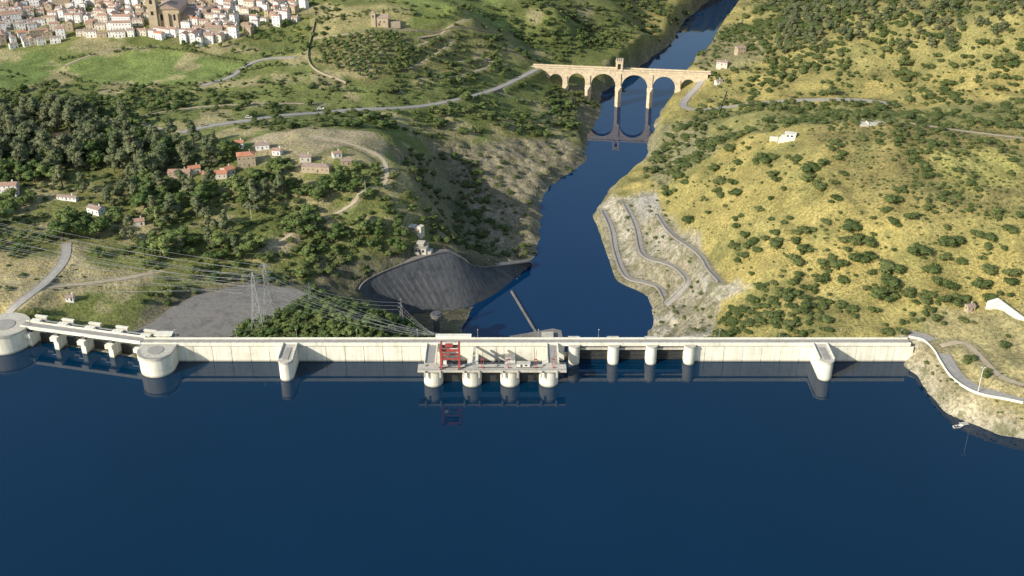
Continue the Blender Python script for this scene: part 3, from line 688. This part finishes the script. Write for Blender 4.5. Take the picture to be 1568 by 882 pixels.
b.box(5,6.1,-2.08,-2.003,0,2.3,'wood'); b.obj('workshop',loc=(q[0],q[1],float(look(*q))),rz=-.5)
q=G(1208,212); BUILT.append((q[0],q[1],14)); b=MB(); b.prism([(-8,-4),(7,-6),(8,4),(-6,5)],-4,1.2,'conc'); b.box(-3,5,-2,3,1.2,4.2,'wallw'); b.box(-3.6,5.6,-2.6,3.6,4.2,4.6,'conc')
for i in range(2): b.box(-2+i*3.2,-.2+i*3.2,-2.08,-2.003,2,3.4,'glass')
b.box(-15,-8.5,-2,-.5,-3,1.0,'wallc'); b.obj('viewpoint_building',loc=(q[0],q[1],float(look(*q))),rz=-.25)
q=G(1335,190); b=MB(); b.prism([(-10,-3),(9,-4),(11,2),(-8,4)],-3,.6,'deck'); b.box(-4,-3,-2,3,.6,1.6,'conc'); b.obj('car_park_slab',loc=(q[0],q[1],float(look(*q))))
q=G(1552,484); b=MB(); b.prism([(-9,7),(-8,8),(7,-7),(6,-8)],-4,[8.5,8.5,.6,.6],'conc'); b.prism([(-14,9),(-13,10.5),(-8,8.02),(-9,7.02)],-4,[5,5,8.5,8.5],'conc')
for t in (0,.25,.5,.75): b.box(-8.6+t*15,-7.8+t*15,6.1-t*15,6.9-t*15,-4,8.0-t*8,'deck')
b.obj('retaining_wall',loc=(q[0],q[1],float(look(*q))))
def wall(name,pts,h,w,k):
    g=smooth([G(*p) for p in pts],6); b=MB()
    for i in range(len(g)-1):
        a,c=g[i],g[i+1]; dx,dy=c[0]-a[0],c[1]-a[1]; L=math.hypot(dx,dy)
        if L<.1: continue
        nx,ny=-dy/L*w/2,dx/L*w/2; za,zc=float(look(*a)),float(look(*c))
        b.prism([(a[0]-nx,a[1]-ny),(c[0]-nx,c[1]-ny),(c[0]+nx,c[1]+ny),(a[0]+nx,a[1]+ny)],[za-2,zc-2,zc-2,za-2],[za+h,zc+h,zc+h,za+h],k)
    b.obj(name)
wall('stone_wall',[(483,30),(476,60),(472,92),(490,112),(530,128)],2.0,.8,'walls')
wall('stone_wall',[(480,60),(540,52),(600,46),(640,48)],1.6,.8,'walls'); wall('stone_wall',[(640,48),(720,44),(780,60)],1.4,.8,'walls')
wall('stone_wall',[(1100,175),(1105,160),(1112,140)],1.5,.8,'walls')
# ---------------------------------------------------------------- pylons & cables
def pylon(x,y,h,s=1,name='transmission_tower'):
    z=float(look(x,y)); b=MB(); lv=[(0,4.2),(.2,3.2),(.38,2.4),(.55,1.7),(.7,1.2),(.85,1.0),(1,.35)]; c=[(-1,-1),(1,-1),(1,1),(-1,1)]
    for (a,ra),(d,rd) in zip(lv[:-1],lv[1:]):
        for i in range(4):
            p=(c[i][0]*ra*s,c[i][1]*ra*s,a*h);q=(c[i][0]*rd*s,c[i][1]*rd*s,d*h); j=(i+1)%4
            p2=(c[j][0]*ra*s,c[j][1]*ra*s,a*h);q2=(c[j][0]*rd*s,c[j][1]*rd*s,d*h)
            b.tube(p,q,.19*s,'steel'); b.tube(p,q2,.1*s,'steel'); b.tube(p2,q,.1*s,'steel'); b.tube(q,q2,.1*s,'steel')
    tips=[]
    for t,w in ((.72,7),(.84,5.6),(.95,4.4)):
        for sg in (-1,1):
            dx,dy=w*s*.8*sg,w*s*.6*sg; e=(dx,dy,t*h); tips.append((x+dx,y+dy,z+t*h-1.5))
            for yy in (-1,1): b.tube((sg*s,yy*s,t*h),e,.13*s,'steel')
            b.tube((sg*s*.9,0,t*h+1.8*s),e,.11*s,'steel'); b.tube(e,(dx,dy,t*h-1.5),.14,'glass')
    b.obj(name,loc=(x,y,z)); return tips
tA=P(396,500,3); tB=P(414,492,3)
T1=pylon(tA[0],tA[1],42); T2=pylon(tB[0],tB[1],44)
T3=pylon(*P(476,470,4)[:2],20,.45); T4=pylon(*P(615,490,-3)[:2],22,.4)
T0=pylon(-420,690,38); T5=pylon(-440,730,40); T6=pylon(-430,655,34)
b=MB()
def cable(p,q,sag=5,r=.08,n=14):
    pts=[]
    for i in range(n+1):
        t=i/n; pts.append((p[0]+(q[0]-p[0])*t,p[1]+(q[1]-p[1])*t,p[2]+(q[2]-p[2])*t-sag*4*t*(1-t)))
    for i in range(n): b.tube(pts[i],pts[i+1],r,'cable',3)
for i in range(6): cable(T0[i],T1[i],5+i*.4,.07); cable(T5[i],T2[i],7,.07); cable(T6[i],T1[i] if i%2 else T2[i],9,.06)
for i in range(6): cable(T1[i],(-50+i*2,606,15),4,.05); cable(T2[i],(-60+i*3,607,14),5,.05)
for i in range(0,6,2): cable(T2[i],T3[i],2,.06); cable(T3[i],T4[i],3,.06); cable(T4[i],(-48,609,14),2,.05)
b.obj('power_lines')
for u,v in ((240,345),(385,335),(560,300)):
    q=G(u,v); b=MB(); b.tube((0,0,-1),(0,0,13),.2,'wallc',6,.12); b.box(-1.2,1.2,-.08,.08,12,12.2,'bark'); b.obj('utility_pole',loc=(q[0],q[1],float(look(*q))))
# ---------------------------------------------------------------- vehicles, boat
def car(u,v,k,rz,s=1,xy=None,z=None):
    b=MB(); hw=.9
    b.prism([(-2.1,-hw),(2.1,-hw),(2.1,hw),(-2.1,hw)],.35,.95,k); 
    V=[(-1.9,-hw+.03,.95),(1.0,-hw+.03,.95),(1.0,hw-.03,.95),(-1.9,hw-.03,.95),(-1.5,-.7,1.5),(.35,-.7,1.5),(.35,.7,1.5),(-1.5,.7,1.5)]
    b.add(V,[[4,5,6,7]],k); b.add(V,[[0,1,5,4],[1,2,6,5],[2,3,7,6],[3,0,4,7]],'glass')
    for x in (-1.3,1.3):
        for y in (-.92,.72): 
            b.tube((x,y,.33),(x,y+.2,.33),.33,'tyre',10)
    q=xy or G(u,v); o=b.obj('car',loc=(q[0],q[1],(float(look(*q))+.3) if z is None else z),rz=rz); o.scale=(s,s,s); return o
car(491,168,'white',.1,1.5); car(381,181,'white',.1,1.4); car(312,193,'wallt',.3,1.2)
b=MB(); b.add([(-3,-1,0),(2,-1.1,0),(4,0,.2),(2,1.1,0),(-3,1,0),(-3.1,-1.3,1),(2.2,-1.4,1.1),(4.8,0,1.3),(2.2,1.4,1.1),(-3.1,1.3,1)],[[0,1,2,3,4],[0,1,6,5],[1,2,7,6],[2,3,8,7],[3,4,9,8],[4,0,5,9]],'white')
b.box(-2.4,-1.8,-1.2,1.2,.7,.85,'wood'); b.box(0,.6,-1.2,1.2,.7,.85,'wood'); q=P(1466,654,0); b.obj('boat',loc=(q[0],q[1],-.1),rz=.2).scale=(.8,.8,.8)
b=MB(); b.box(-3,3,-1.5,1.5,-.3,.5,'deck'); b.box(2,2.2,-1.4,-1.2,.5,1.6,'steel'); b.box(-2.2,-2,-1.4,-1.2,.5,1.6,'steel'); b.box(-2.6,2.6,-1.35,-1.25,1.5,1.6,'steel'); q=P(1476,649,0); b.obj('mooring_pontoon',loc=(q[0],q[1],0),rz=.2).scale=(.8,.8,.8)
# ---------------------------------------------------------------- vegetation prototypes
bmi=bmesh.new(); bmesh.ops.create_icosphere(bmi,subdivisions=2,radius=1); IV=[tuple(v.co) for v in bmi.verts]; IF=[[v.index for v in f.verts] for f in bmi.faces]; bmi.free()
def clump(b,c,r,k,nl,ls,flat=.85):
    ph=[random.uniform(0,6) for _ in range(3)]
    vs=[]
    for x,y,z in IV:
        w=.76*(1+.22*math.sin(4*x+ph[0])*math.cos(4*y+ph[1])+.12*math.sin(9*z+ph[2])+random.uniform(-.1,.1))
        vs.append((c[0]+x*r*w,c[1]+y*r*w,c[2]+z*r*w*flat))
    b.add(vs,IF,k)
    for i in range(nl):
        d=Vector((random.gauss(0,1),random.gauss(0,1),random.gauss(.2,1))).normalized(); rr=r*random.uniform(.72,1.15)
        p=Vector((c[0]+d.x*rr,c[1]+d.y*rr,c[2]+d.z*rr*flat)); n=(d+Vector((random.gauss(0,.6),random.gauss(0,.6),random.gauss(0,.6)))).normalized()
        t=n.orthogonal().normalized(); t.rotate(Quaternion(n,random.uniform(0,6.28))); s=n.cross(t); q=ls*random.uniform(.6,1.4)
        b.add([tuple(p+t*q),tuple(p+s*q*.8),tuple(p-t*q),tuple(p-s*q*.8)],[[0,1,2,3]],k)
def coll(name,obs):
    c=D.collections.new(name)
    for o in obs: c.objects.link(o)
    return c
def proto(name,kind,k):
    b=MB()
    if kind=='bush':
        b.tube((0,0,-.1),(.03,0,.35),.05,'bark',5,.03)
        for i in range(random.randint(4,6)):
            a=random.uniform(0,6.28); r=random.uniform(.05,.36); cr=random.uniform(.18,.36)
            b.tube((0,0,.1),(r*math.cos(a),r*math.sin(a),.4),.03,'bark',4,.015)
            clump(b,(r*math.cos(a),r*math.sin(a),random.uniform(.28,.6)),cr,k,50,.06,.8)
    elif kind=='tree':
        b.tube((0,0,-.08),(.02,.01,.42),.04,'bark',6,.025)
        for i in range(random.randint(8,11)):
            a=random.uniform(0,6.28); r=random.uniform(.05,.34); z=random.uniform(.34,.85); r*=1-(max(0,z-.6))*1.8
            p=(r*math.cos(a),r*math.sin(a),z); b.tube((0,0,.3),p,.02,'bark',4,.008); clump(b,p,random.uniform(.10,.20),k,50,.034,.85)
    else:
        b.tube((0,0,-.05),(.02,0,.9),.028,'bark',6,.008)
        for i in range(random.randint(10,13)):
            a=random.uniform(0,6.28); z=random.uniform(.28,.95); r=random.uniform(.05,.26)*(1.25-z)
            p=(r*math.cos(a),r*math.sin(a),z); b.tube((0,0,z-.15),p,.012,'bark',4,.005); clump(b,p,random.uniform(.07,.15),k,45,.028,1.15)
    return D.objects.new(name,b.mesh(name))
CB=coll('bush_variants',[proto('oak_bush_part','bush','leafd') for _ in range(6)])
CT=coll('tree_variants',[proto('broadleaf_part','tree','leafg') for _ in range(6)])
CE=coll('eucalyptus_variants',[proto('eucalyptus_part','tall','leafe') for _ in range(4)])
def instancer(name,pts,c,nvar):
    me=D.meshes.new(name); me.vertices.add(len(pts)); P3=np.array([p[:3] for p in pts],np.float32); me.vertices.foreach_set('co',P3.reshape(-1))
    a=me.attributes.new('sc','FLOAT_VECTOR','POINT'); a.data.foreach_set('vector',np.array([[p[3],p[3],p[4]] for p in pts],np.float32).reshape(-1))
    a=me.attributes.new('rt','FLOAT_VECTOR','POINT'); a.data.foreach_set('vector',np.array([[0,0,random.uniform(0,6.28)] for p in pts],np.float32).reshape(-1))
    o=link(D.objects.new(name,me)); ng=D.node_groups.new(name,'GeometryNodeTree')
    ng.interface.new_socket(name='Geometry',in_out='INPUT',socket_type='NodeSocketGeometry'); ng.interface.new_socket(name='Geometry',in_out='OUTPUT',socket_type='NodeSocketGeometry')
    n=ng.nodes; l=ng.links; gi=n.new('NodeGroupInput'); go=n.new('NodeGroupOutput'); ip=n.new('GeometryNodeInstanceOnPoints'); ci=n.new('GeometryNodeCollectionInfo')
    ci.inputs['Collection'].default_value=c; ci.inputs['Separate Children'].default_value=True; ci.inputs['Reset Children'].default_value=True
    mp=n.new('GeometryNodeMeshToPoints'); l.new(gi.outputs[0],mp.inputs[0]); l.new(mp.outputs[0],ip.inputs['Points']); l.new(ci.outputs[0],ip.inputs['Instance']); ip.inputs['Pick Instance'].default_value=True
    rv=n.new('FunctionNodeRandomValue'); rv.data_type='INT'
    for s in rv.inputs:
        if s.type=='INT' and s.name=='Min': s.default_value=0
        if s.type=='INT' and s.name=='Max': s.default_value=nvar-1
    out=[s for s in rv.outputs if s.type=='INT'][0]; l.new(out,ip.inputs['Instance Index'])
    for nm,inp in (('sc','Scale'),('rt','Rotation')):
        na=n.new('GeometryNodeInputNamedAttribute'); na.data_type='FLOAT_VECTOR'; na.inputs['Name'].default_value=nm
        o_=[s for s in na.outputs if s.enabled and s.type=='VECTOR'][0]; l.new(o_,ip.inputs[inp])
    l.new(ip.outputs[0],go.inputs[0]); md=o.modifiers.new('scatter','NODES'); md.node_group=ng; return o
bush=[];tree=[];euc=[];oliv=[]
bl=np.array(BUILT)
frw=np.where(fr1|fr2,-5.0,50.0)
def scatter(lst,poly,sp_,h0,h1,keep=.9,cl=0,wr=1.0,world=False,th=0,seed=0,ap=2):
    g=poly if world else [G(u if u>0 else -90,v) for u,v in poly]
    ax=[a for a,_ in g];ay=[b_ for _,b_ in g]
    gx,gy=np.meshgrid(np.arange(min(ax),max(ax),sp_),np.arange(min(ay),max(ay),sp_)); gx=gx.ravel()+rng.uniform(-.5,.5,gx.size)*sp_; gy=gy.ravel()+rng.uniform(-.5,.5,gy.size)*sp_
    ok=inside(gx+fbm(gx,gy,20,2,40)*10,gy+fbm(gx,gy,20,2,41)*10,g)&(rng.random(gx.size)<keep)
    if cl: ok&=fbm(gx,gy,cl,3,50+seed)>th
    ok&=(look(gx,gy,roaddist.clip(-5,50))>1.6)&(look(gx,gy,sdr)>4)&(look(gx,gy,sdl)>(5 if not world else 9))&(look(gx,gy,sda)>ap)&(look(gx,gy,frw)>40)
    gx=gx[ok];gy=gy[ok]; gz=look(gx,gy)
    for x,y,z in zip(gx,gy,gz):
        if len(bl) and (np.hypot(bl[:,0]-x,bl[:,1]-y)<bl[:,2]+1).any(): continue
        h=h0+(h1-h0)*random.random()**1.5; w=h*wr*random.uniform(.85,1.25); lst.append((x,y,z-.15,w,h))
# left
scatter(euc,[(0,175),(170,178),(200,215),(330,225),(350,262),(200,285),(0,255)],12,15,24,.9,30,1.35,th=-.35)
scatter(tree,[(0,185),(180,185),(240,215),(355,238),(360,262),(480,262),(500,300),(520,345),(470,372),(380,395),(260,405),(110,372),(0,350)],10.5,9,18,.85,35,1.35,th=-.08)
scatter(euc,[(60,250),(350,270),(470,300),(470,370),(260,400),(120,350)],20,15,23,.8,0,1.35)
scatter(bush,[(0,185),(180,185),(355,238),(480,262),(500,300),(470,372),(260,405),(110,372),(0,350)],7,2,5,.6,0,1.5,seed=39)
scatter(tree,[(370,245),(520,262),(560,300),(520,350),(600,330),(640,350),(620,400),(540,400),(470,395),(460,340)],8.5,6,13,.9,25,1.35,th=-.2)
scatter(tree,[(470,255),(580,262),(575,292),(530,310),(480,330)],8.5,6,13,.8,0,1.35)
scatter(tree,[(560,290),(620,262),(640,300),(635,340),(560,350)],9,5,10,.8,18,1.35,th=-.1)
scatter(bush,[(360,245),(600,255),(625,330),(620,400),(470,400),(400,350)],7,2.5,6,.7,18,1.5,th=-.05,seed=31)
scatter(bush,[(480,360),(640,330),(720,380),(680,385),(560,425),(490,430)],6,3,7,.9,20,1.4,th=-.3)
hillp=[(-182,616),(-50,616),(-45,640),(-60,668),(-88,690),(-135,702),(-160,680),(-176,640)]
scatter(tree,hillp,6.2,5,9.5,.97,0,1.35,world=True,ap=1); scatter(bush,hillp,5,3,5.5,.9,0,1.4,world=True,ap=1)
scatter(bush,[(230,405),(480,375),(490,440),(440,436),(380,430),(240,470),(130,480),(60,482),(110,452)],6.5,3,7,.9,25,1.3,th=-.15)
scatter(tree,[(100,385),(260,402),(400,398),(480,410),(470,435),(380,428),(280,440),(180,415)],10,6,12,.85,25,1.3,th=-.1)
LM=[(0,75),(90,130),(380,128),(480,110),(600,135),(800,110),(840,135),(900,160),(880,205),(640,208),(450,200),(200,185),(0,180)]
scatter(bush,LM,9.5,3,8,.7,28,1.35,th=.05)
scatter(bush,LM,6.5,1.5,3.4,.6,20,1.6,th=-.1,seed=32)
scatter(tree,[(0,130),(200,135),(350,150),(250,185),(0,180)],11,6,12,.8,25,1.3,th=-.08,seed=2)
scatter(tree,[(560,178),(880,160),(890,200),(800,210),(640,205),(500,200)],9,4,10,.85,22,1.4,th=-.1,seed=3)
scatter(bush,[(620,60),(800,60),(830,105),(700,140),(600,140)],7.5,3,7,.8,22,1.4,th=.05,seed=4)
scatter(tree,[(720,80),(815,72),(822,100),(740,130),(660,128)],8.5,4,8,.85,22,1.4,th=-.05,seed=4)
scatter(bush,[(838,132),(905,145),(925,165),(880,165),(830,145)],5.5,3,6,.9,0,1.4)
scatter(bush,[(780,0),(1085,0),(1040,40),(1000,75),(880,100),(800,70)],7.5,3,8,.85,25,1.35,th=-.1,seed=5)
scatter(tree,[(760,30),(900,50),(980,40),(960,90),(830,90)],9.5,4,8,.8,25,1.35,th=.0,seed=6)
scatter(bush,[(460,0),(640,0),(780,5),(760,50),(480,60)],9,3,6,.55,25,1.35,th=.1,seed=7)
scatter(bush,[(460,0),(640,0),(780,5),(800,60),(480,60)],6.5,1.5,3,.5,25,1.6,th=.0,seed=33)
scatter(tree,[(250,62),(470,30),(480,90),(400,88),(300,78)],10,4,9,.7,25,1.2,th=-.1,seed=8)
scatter(bush,[(600,210),(720,222),(760,330),(820,395),(700,380),(650,330),(620,255)],6,2.5,6,.85,20,1.4,th=-.15,seed=9)
scatter(bush,[(720,225),(900,215),(890,270),(840,290),(820,390),(760,380)],8,1.5,4.5,.6,20,1.5,th=.05,seed=9)
scatter(tree,[(0,350),(90,370),(70,400),(0,395)],8,5,10,.8,0,1.3)
scatter(bush,[(0,395),(150,410),(235,430),(120,460),(0,490)],8,1.2,3.5,.6,20,1.5,th=.05,seed=34)
scatter(tree,town,15,5,8,.4,0,1.1,world=True)
scatter(bush,[(600,-40),(1000,-40),(1050,0),(600,0)],12,3,7,.7,25,1.3)
# hedgerows along field edges and terraces
def hedge(pts,h=4,gap=4.5):
    g=smooth([G(*p) for p in pts],10); acc=0
    for i in range(len(g)-1):
        acc+=math.hypot(g[i+1][0]-g[i][0],g[i+1][1]-g[i][1])
        if acc>gap and random.random()<.85:
            acc=0; hh=h*random.uniform(.6,1.4); x,y=g[i][0]+random.uniform(-1,1),g[i][1]+random.uniform(-1,1); tree.append((x,y,float(look(x,y))-.1,hh*1.35,hh))
for pts in ([(90,92),(160,82),(232,74),(300,82),(375,96)],[(375,98),(362,122),(300,130),(250,132),(140,128),(92,112)],[(640,66),(700,58),(780,66)],[(640,82),(720,72),(790,82)],[(640,96),(700,84)],[(600,20),(680,26),(770,20)],[(485,30),(560,22),(640,18)],[(500,140),(600,142),(700,128)],[(100,150),(220,146),(340,150),(460,140)],[(330,120),(400,104),(470,100)],[(690,10),(760,24),(800,50)],[(1150,120),(1300,118),(1450,130)],[(1180,60),(1260,80),(1380,84)]): hedge(pts)
og=[G(u,v) for u,v in [(484,66),(560,52),(618,54),(640,108),(562,124),(484,98)]]
for i in range(60):
    for j in range(60):
        a=.35; x=-320+i*8.4*math.cos(a)-j*8.4*math.sin(a)+70; y=1010+i*8.4*math.sin(a)+j*8.4*math.cos(a)-60
        if inside(np.array([x]),np.array([y]),og)[0] and random.random()<.95:
            h=random.uniform(5.5,8); oliv.append((x+random.uniform(-1,1),y+random.uniform(-1,1),float(look(x,y))-.1,h*1.3,h))
# right
RH=[(1000,280),(1080,225),(1160,205),(1240,230),(1340,300),(1568,330),(1568,470),(1400,475),(1150,432),(1080,375)]
scatter(bush,RH,11,4.5,9,.8,28,1.55,th=.12,seed=11)
scatter(bush,RH,22,5,9,.5,0,1.5)
scatter(bush,RH,16,2.5,5,.7,0,1.4)
scatter(bush,RH,6,.8,1.9,.5,30,1.8,th=-.05,seed=12)
HT=[(1225,203),(1568,198),(1568,340),(1450,335),(1330,302)]
scatter(bush,HT,6,1.8,5,.88,26,1.6,th=-.15,seed=13)
scatter(bush,HT,4.6,.8,1.8,.7,0,1.8,seed=35)
scatter(bush,[(1110,470),(1200,452),(1300,462),(1400,455),(1540,458),(1560,480),(1410,500),(1390,518),(1100,518)],6,2.5,6.5,.88,20,1.5,th=-.2,seed=14)
scatter(bush,[(118,612),(238,612),(250,690),(150,700)],6.5,2.5,6,.85,20,1.5,world=True,th=-.1,seed=36)
scatter(bush,[(1150,412),(1400,410),(1460,450),(1300,462),(1150,445)],8.5,3,7,.8,20,1.5,th=.0,seed=15)
UR=[(1060,165),(1380,160),(1568,175),(1568,210),(1200,195),(1010,290),(985,255)]
scatter(bush,UR,8,2.5,7,.85,25,1.45,th=-.05,seed=16)
scatter(bush,UR,6,1,2.4,.6,25,1.7,th=-.1,seed=37)
scatter(bush,[(1080,100),(1250,110),(1568,100),(1568,175),(1380,158),(1250,148),(1090,155)],8,2.5,7.5,.85,25,1.45,th=-.1,seed=17)
scatter(bush,[(1080,0),(1568,0),(1568,175),(1380,158),(1250,148),(1090,155)],7.5,1.2,2.8,.6,25,1.7,th=-.1,seed=38)
scatter(bush,[(1100,60),(1180,0),(1568,0),(1568,110),(1180,112)],8,3,8.5,.88,30,1.45,th=-.2,seed=18)
scatter(euc,[(1180,-10),(1568,-10),(1568,60),(1400,90),(1300,60),(1200,90)],11,8,13,.88,35,1.7,th=-.2,seed=19)
scatter(bush,[(1000,60),(1150,30),(1100,95),(1080,110)],8,2.5,5,.7,0,1.4)
scatter(bush,[(1420,480),(1568,500),(1568,590),(1500,580),(1450,530)],8,2.5,6,.7,20,1.4,th=-.05,seed=20)
scatter(bush,[(1400,530),(1440,560),(1465,600),(1568,630),(1568,655),(1440,620)],4.5,1,2.6,.75,15,1.6,th=-.15,seed=21)
scatter(bush,[(950,310),(1010,300),(1100,430),(1080,510),(1000,510),(1000,440)],7.5,1.2,3.2,.55,0,1.6)
scatter(bush,[(430,500),(800,420),(1300,500),(1300,2000),(900,2400),(620,1600),(560,1100),(420,700)],22,4,9,.8,60,1.4,world=True,seed=22,th=-.1)
scatter(tree,[(-1300,660),(-430,680),(-560,1000),(-900,1400),(-1400,1300)],22,7,13,.8,60,1.4,world=True,seed=23,th=-.2)
scatter(bush,[(-900,1700),(250,1700),(400,2500),(-900,2500)],28,4,9,.8,60,1.5,world=True,seed=24,th=-.1)
print('COUNTS',len(bush),len(tree),len(euc),len(oliv),X.size)
instancer('hillside_shrubs',bush,CB,6); instancer('woodland_trees',tree,CT,6); instancer('eucalyptus_grove',euc,CE,4); instancer('olive_grove',oliv,CT,6)
# ---------------------------------------------------------------- light
az=math.atan2(-.80,-.60); el=math.radians(28)
sun=D.lights.new('sun','SUN'); sun.energy=5.0; sun.angle=math.radians(.5); sun.color=(1,.93,.80)
so=link(D.objects.new('sun',sun)); d=Vector((-math.sin(az)*math.cos(el),-math.cos(az)*math.cos(el),-math.sin(el))); so.rotation_euler=d.to_track_quat('-Z','Y').to_euler(); so.location=(-300,-200,600)
w=D.worlds.new('World'); scene.world=w; w.use_nodes=True; nt=w.node_tree; bg=nt.nodes['Background']
sk=N(nt,'ShaderNodeTexSky',sky_type='NISHITA'); sk.sun_disc=False; sk.sun_elevation=el; sk.sun_rotation=az%(2*math.pi); sk.air_density=1.2; sk.dust_density=1.0
nt.links.new(sk.outputs[0],bg.inputs[0]); bg.inputs[1].default_value=.15
scene.view_settings.view_transform='Standard'; scene.view_settings.look='None'; scene.view_settings.exposure=0
cam=D.cameras.new('camera'); co=link(D.objects.new('camera',cam)); co.location=(0,0,EYE_H); co.rotation_euler=(math.radians(90-28),0,0)
cam.sensor_width=36; cam.lens=FOC/1568*36; cam.clip_end=8000; cam.clip_start=1; scene.camera=co
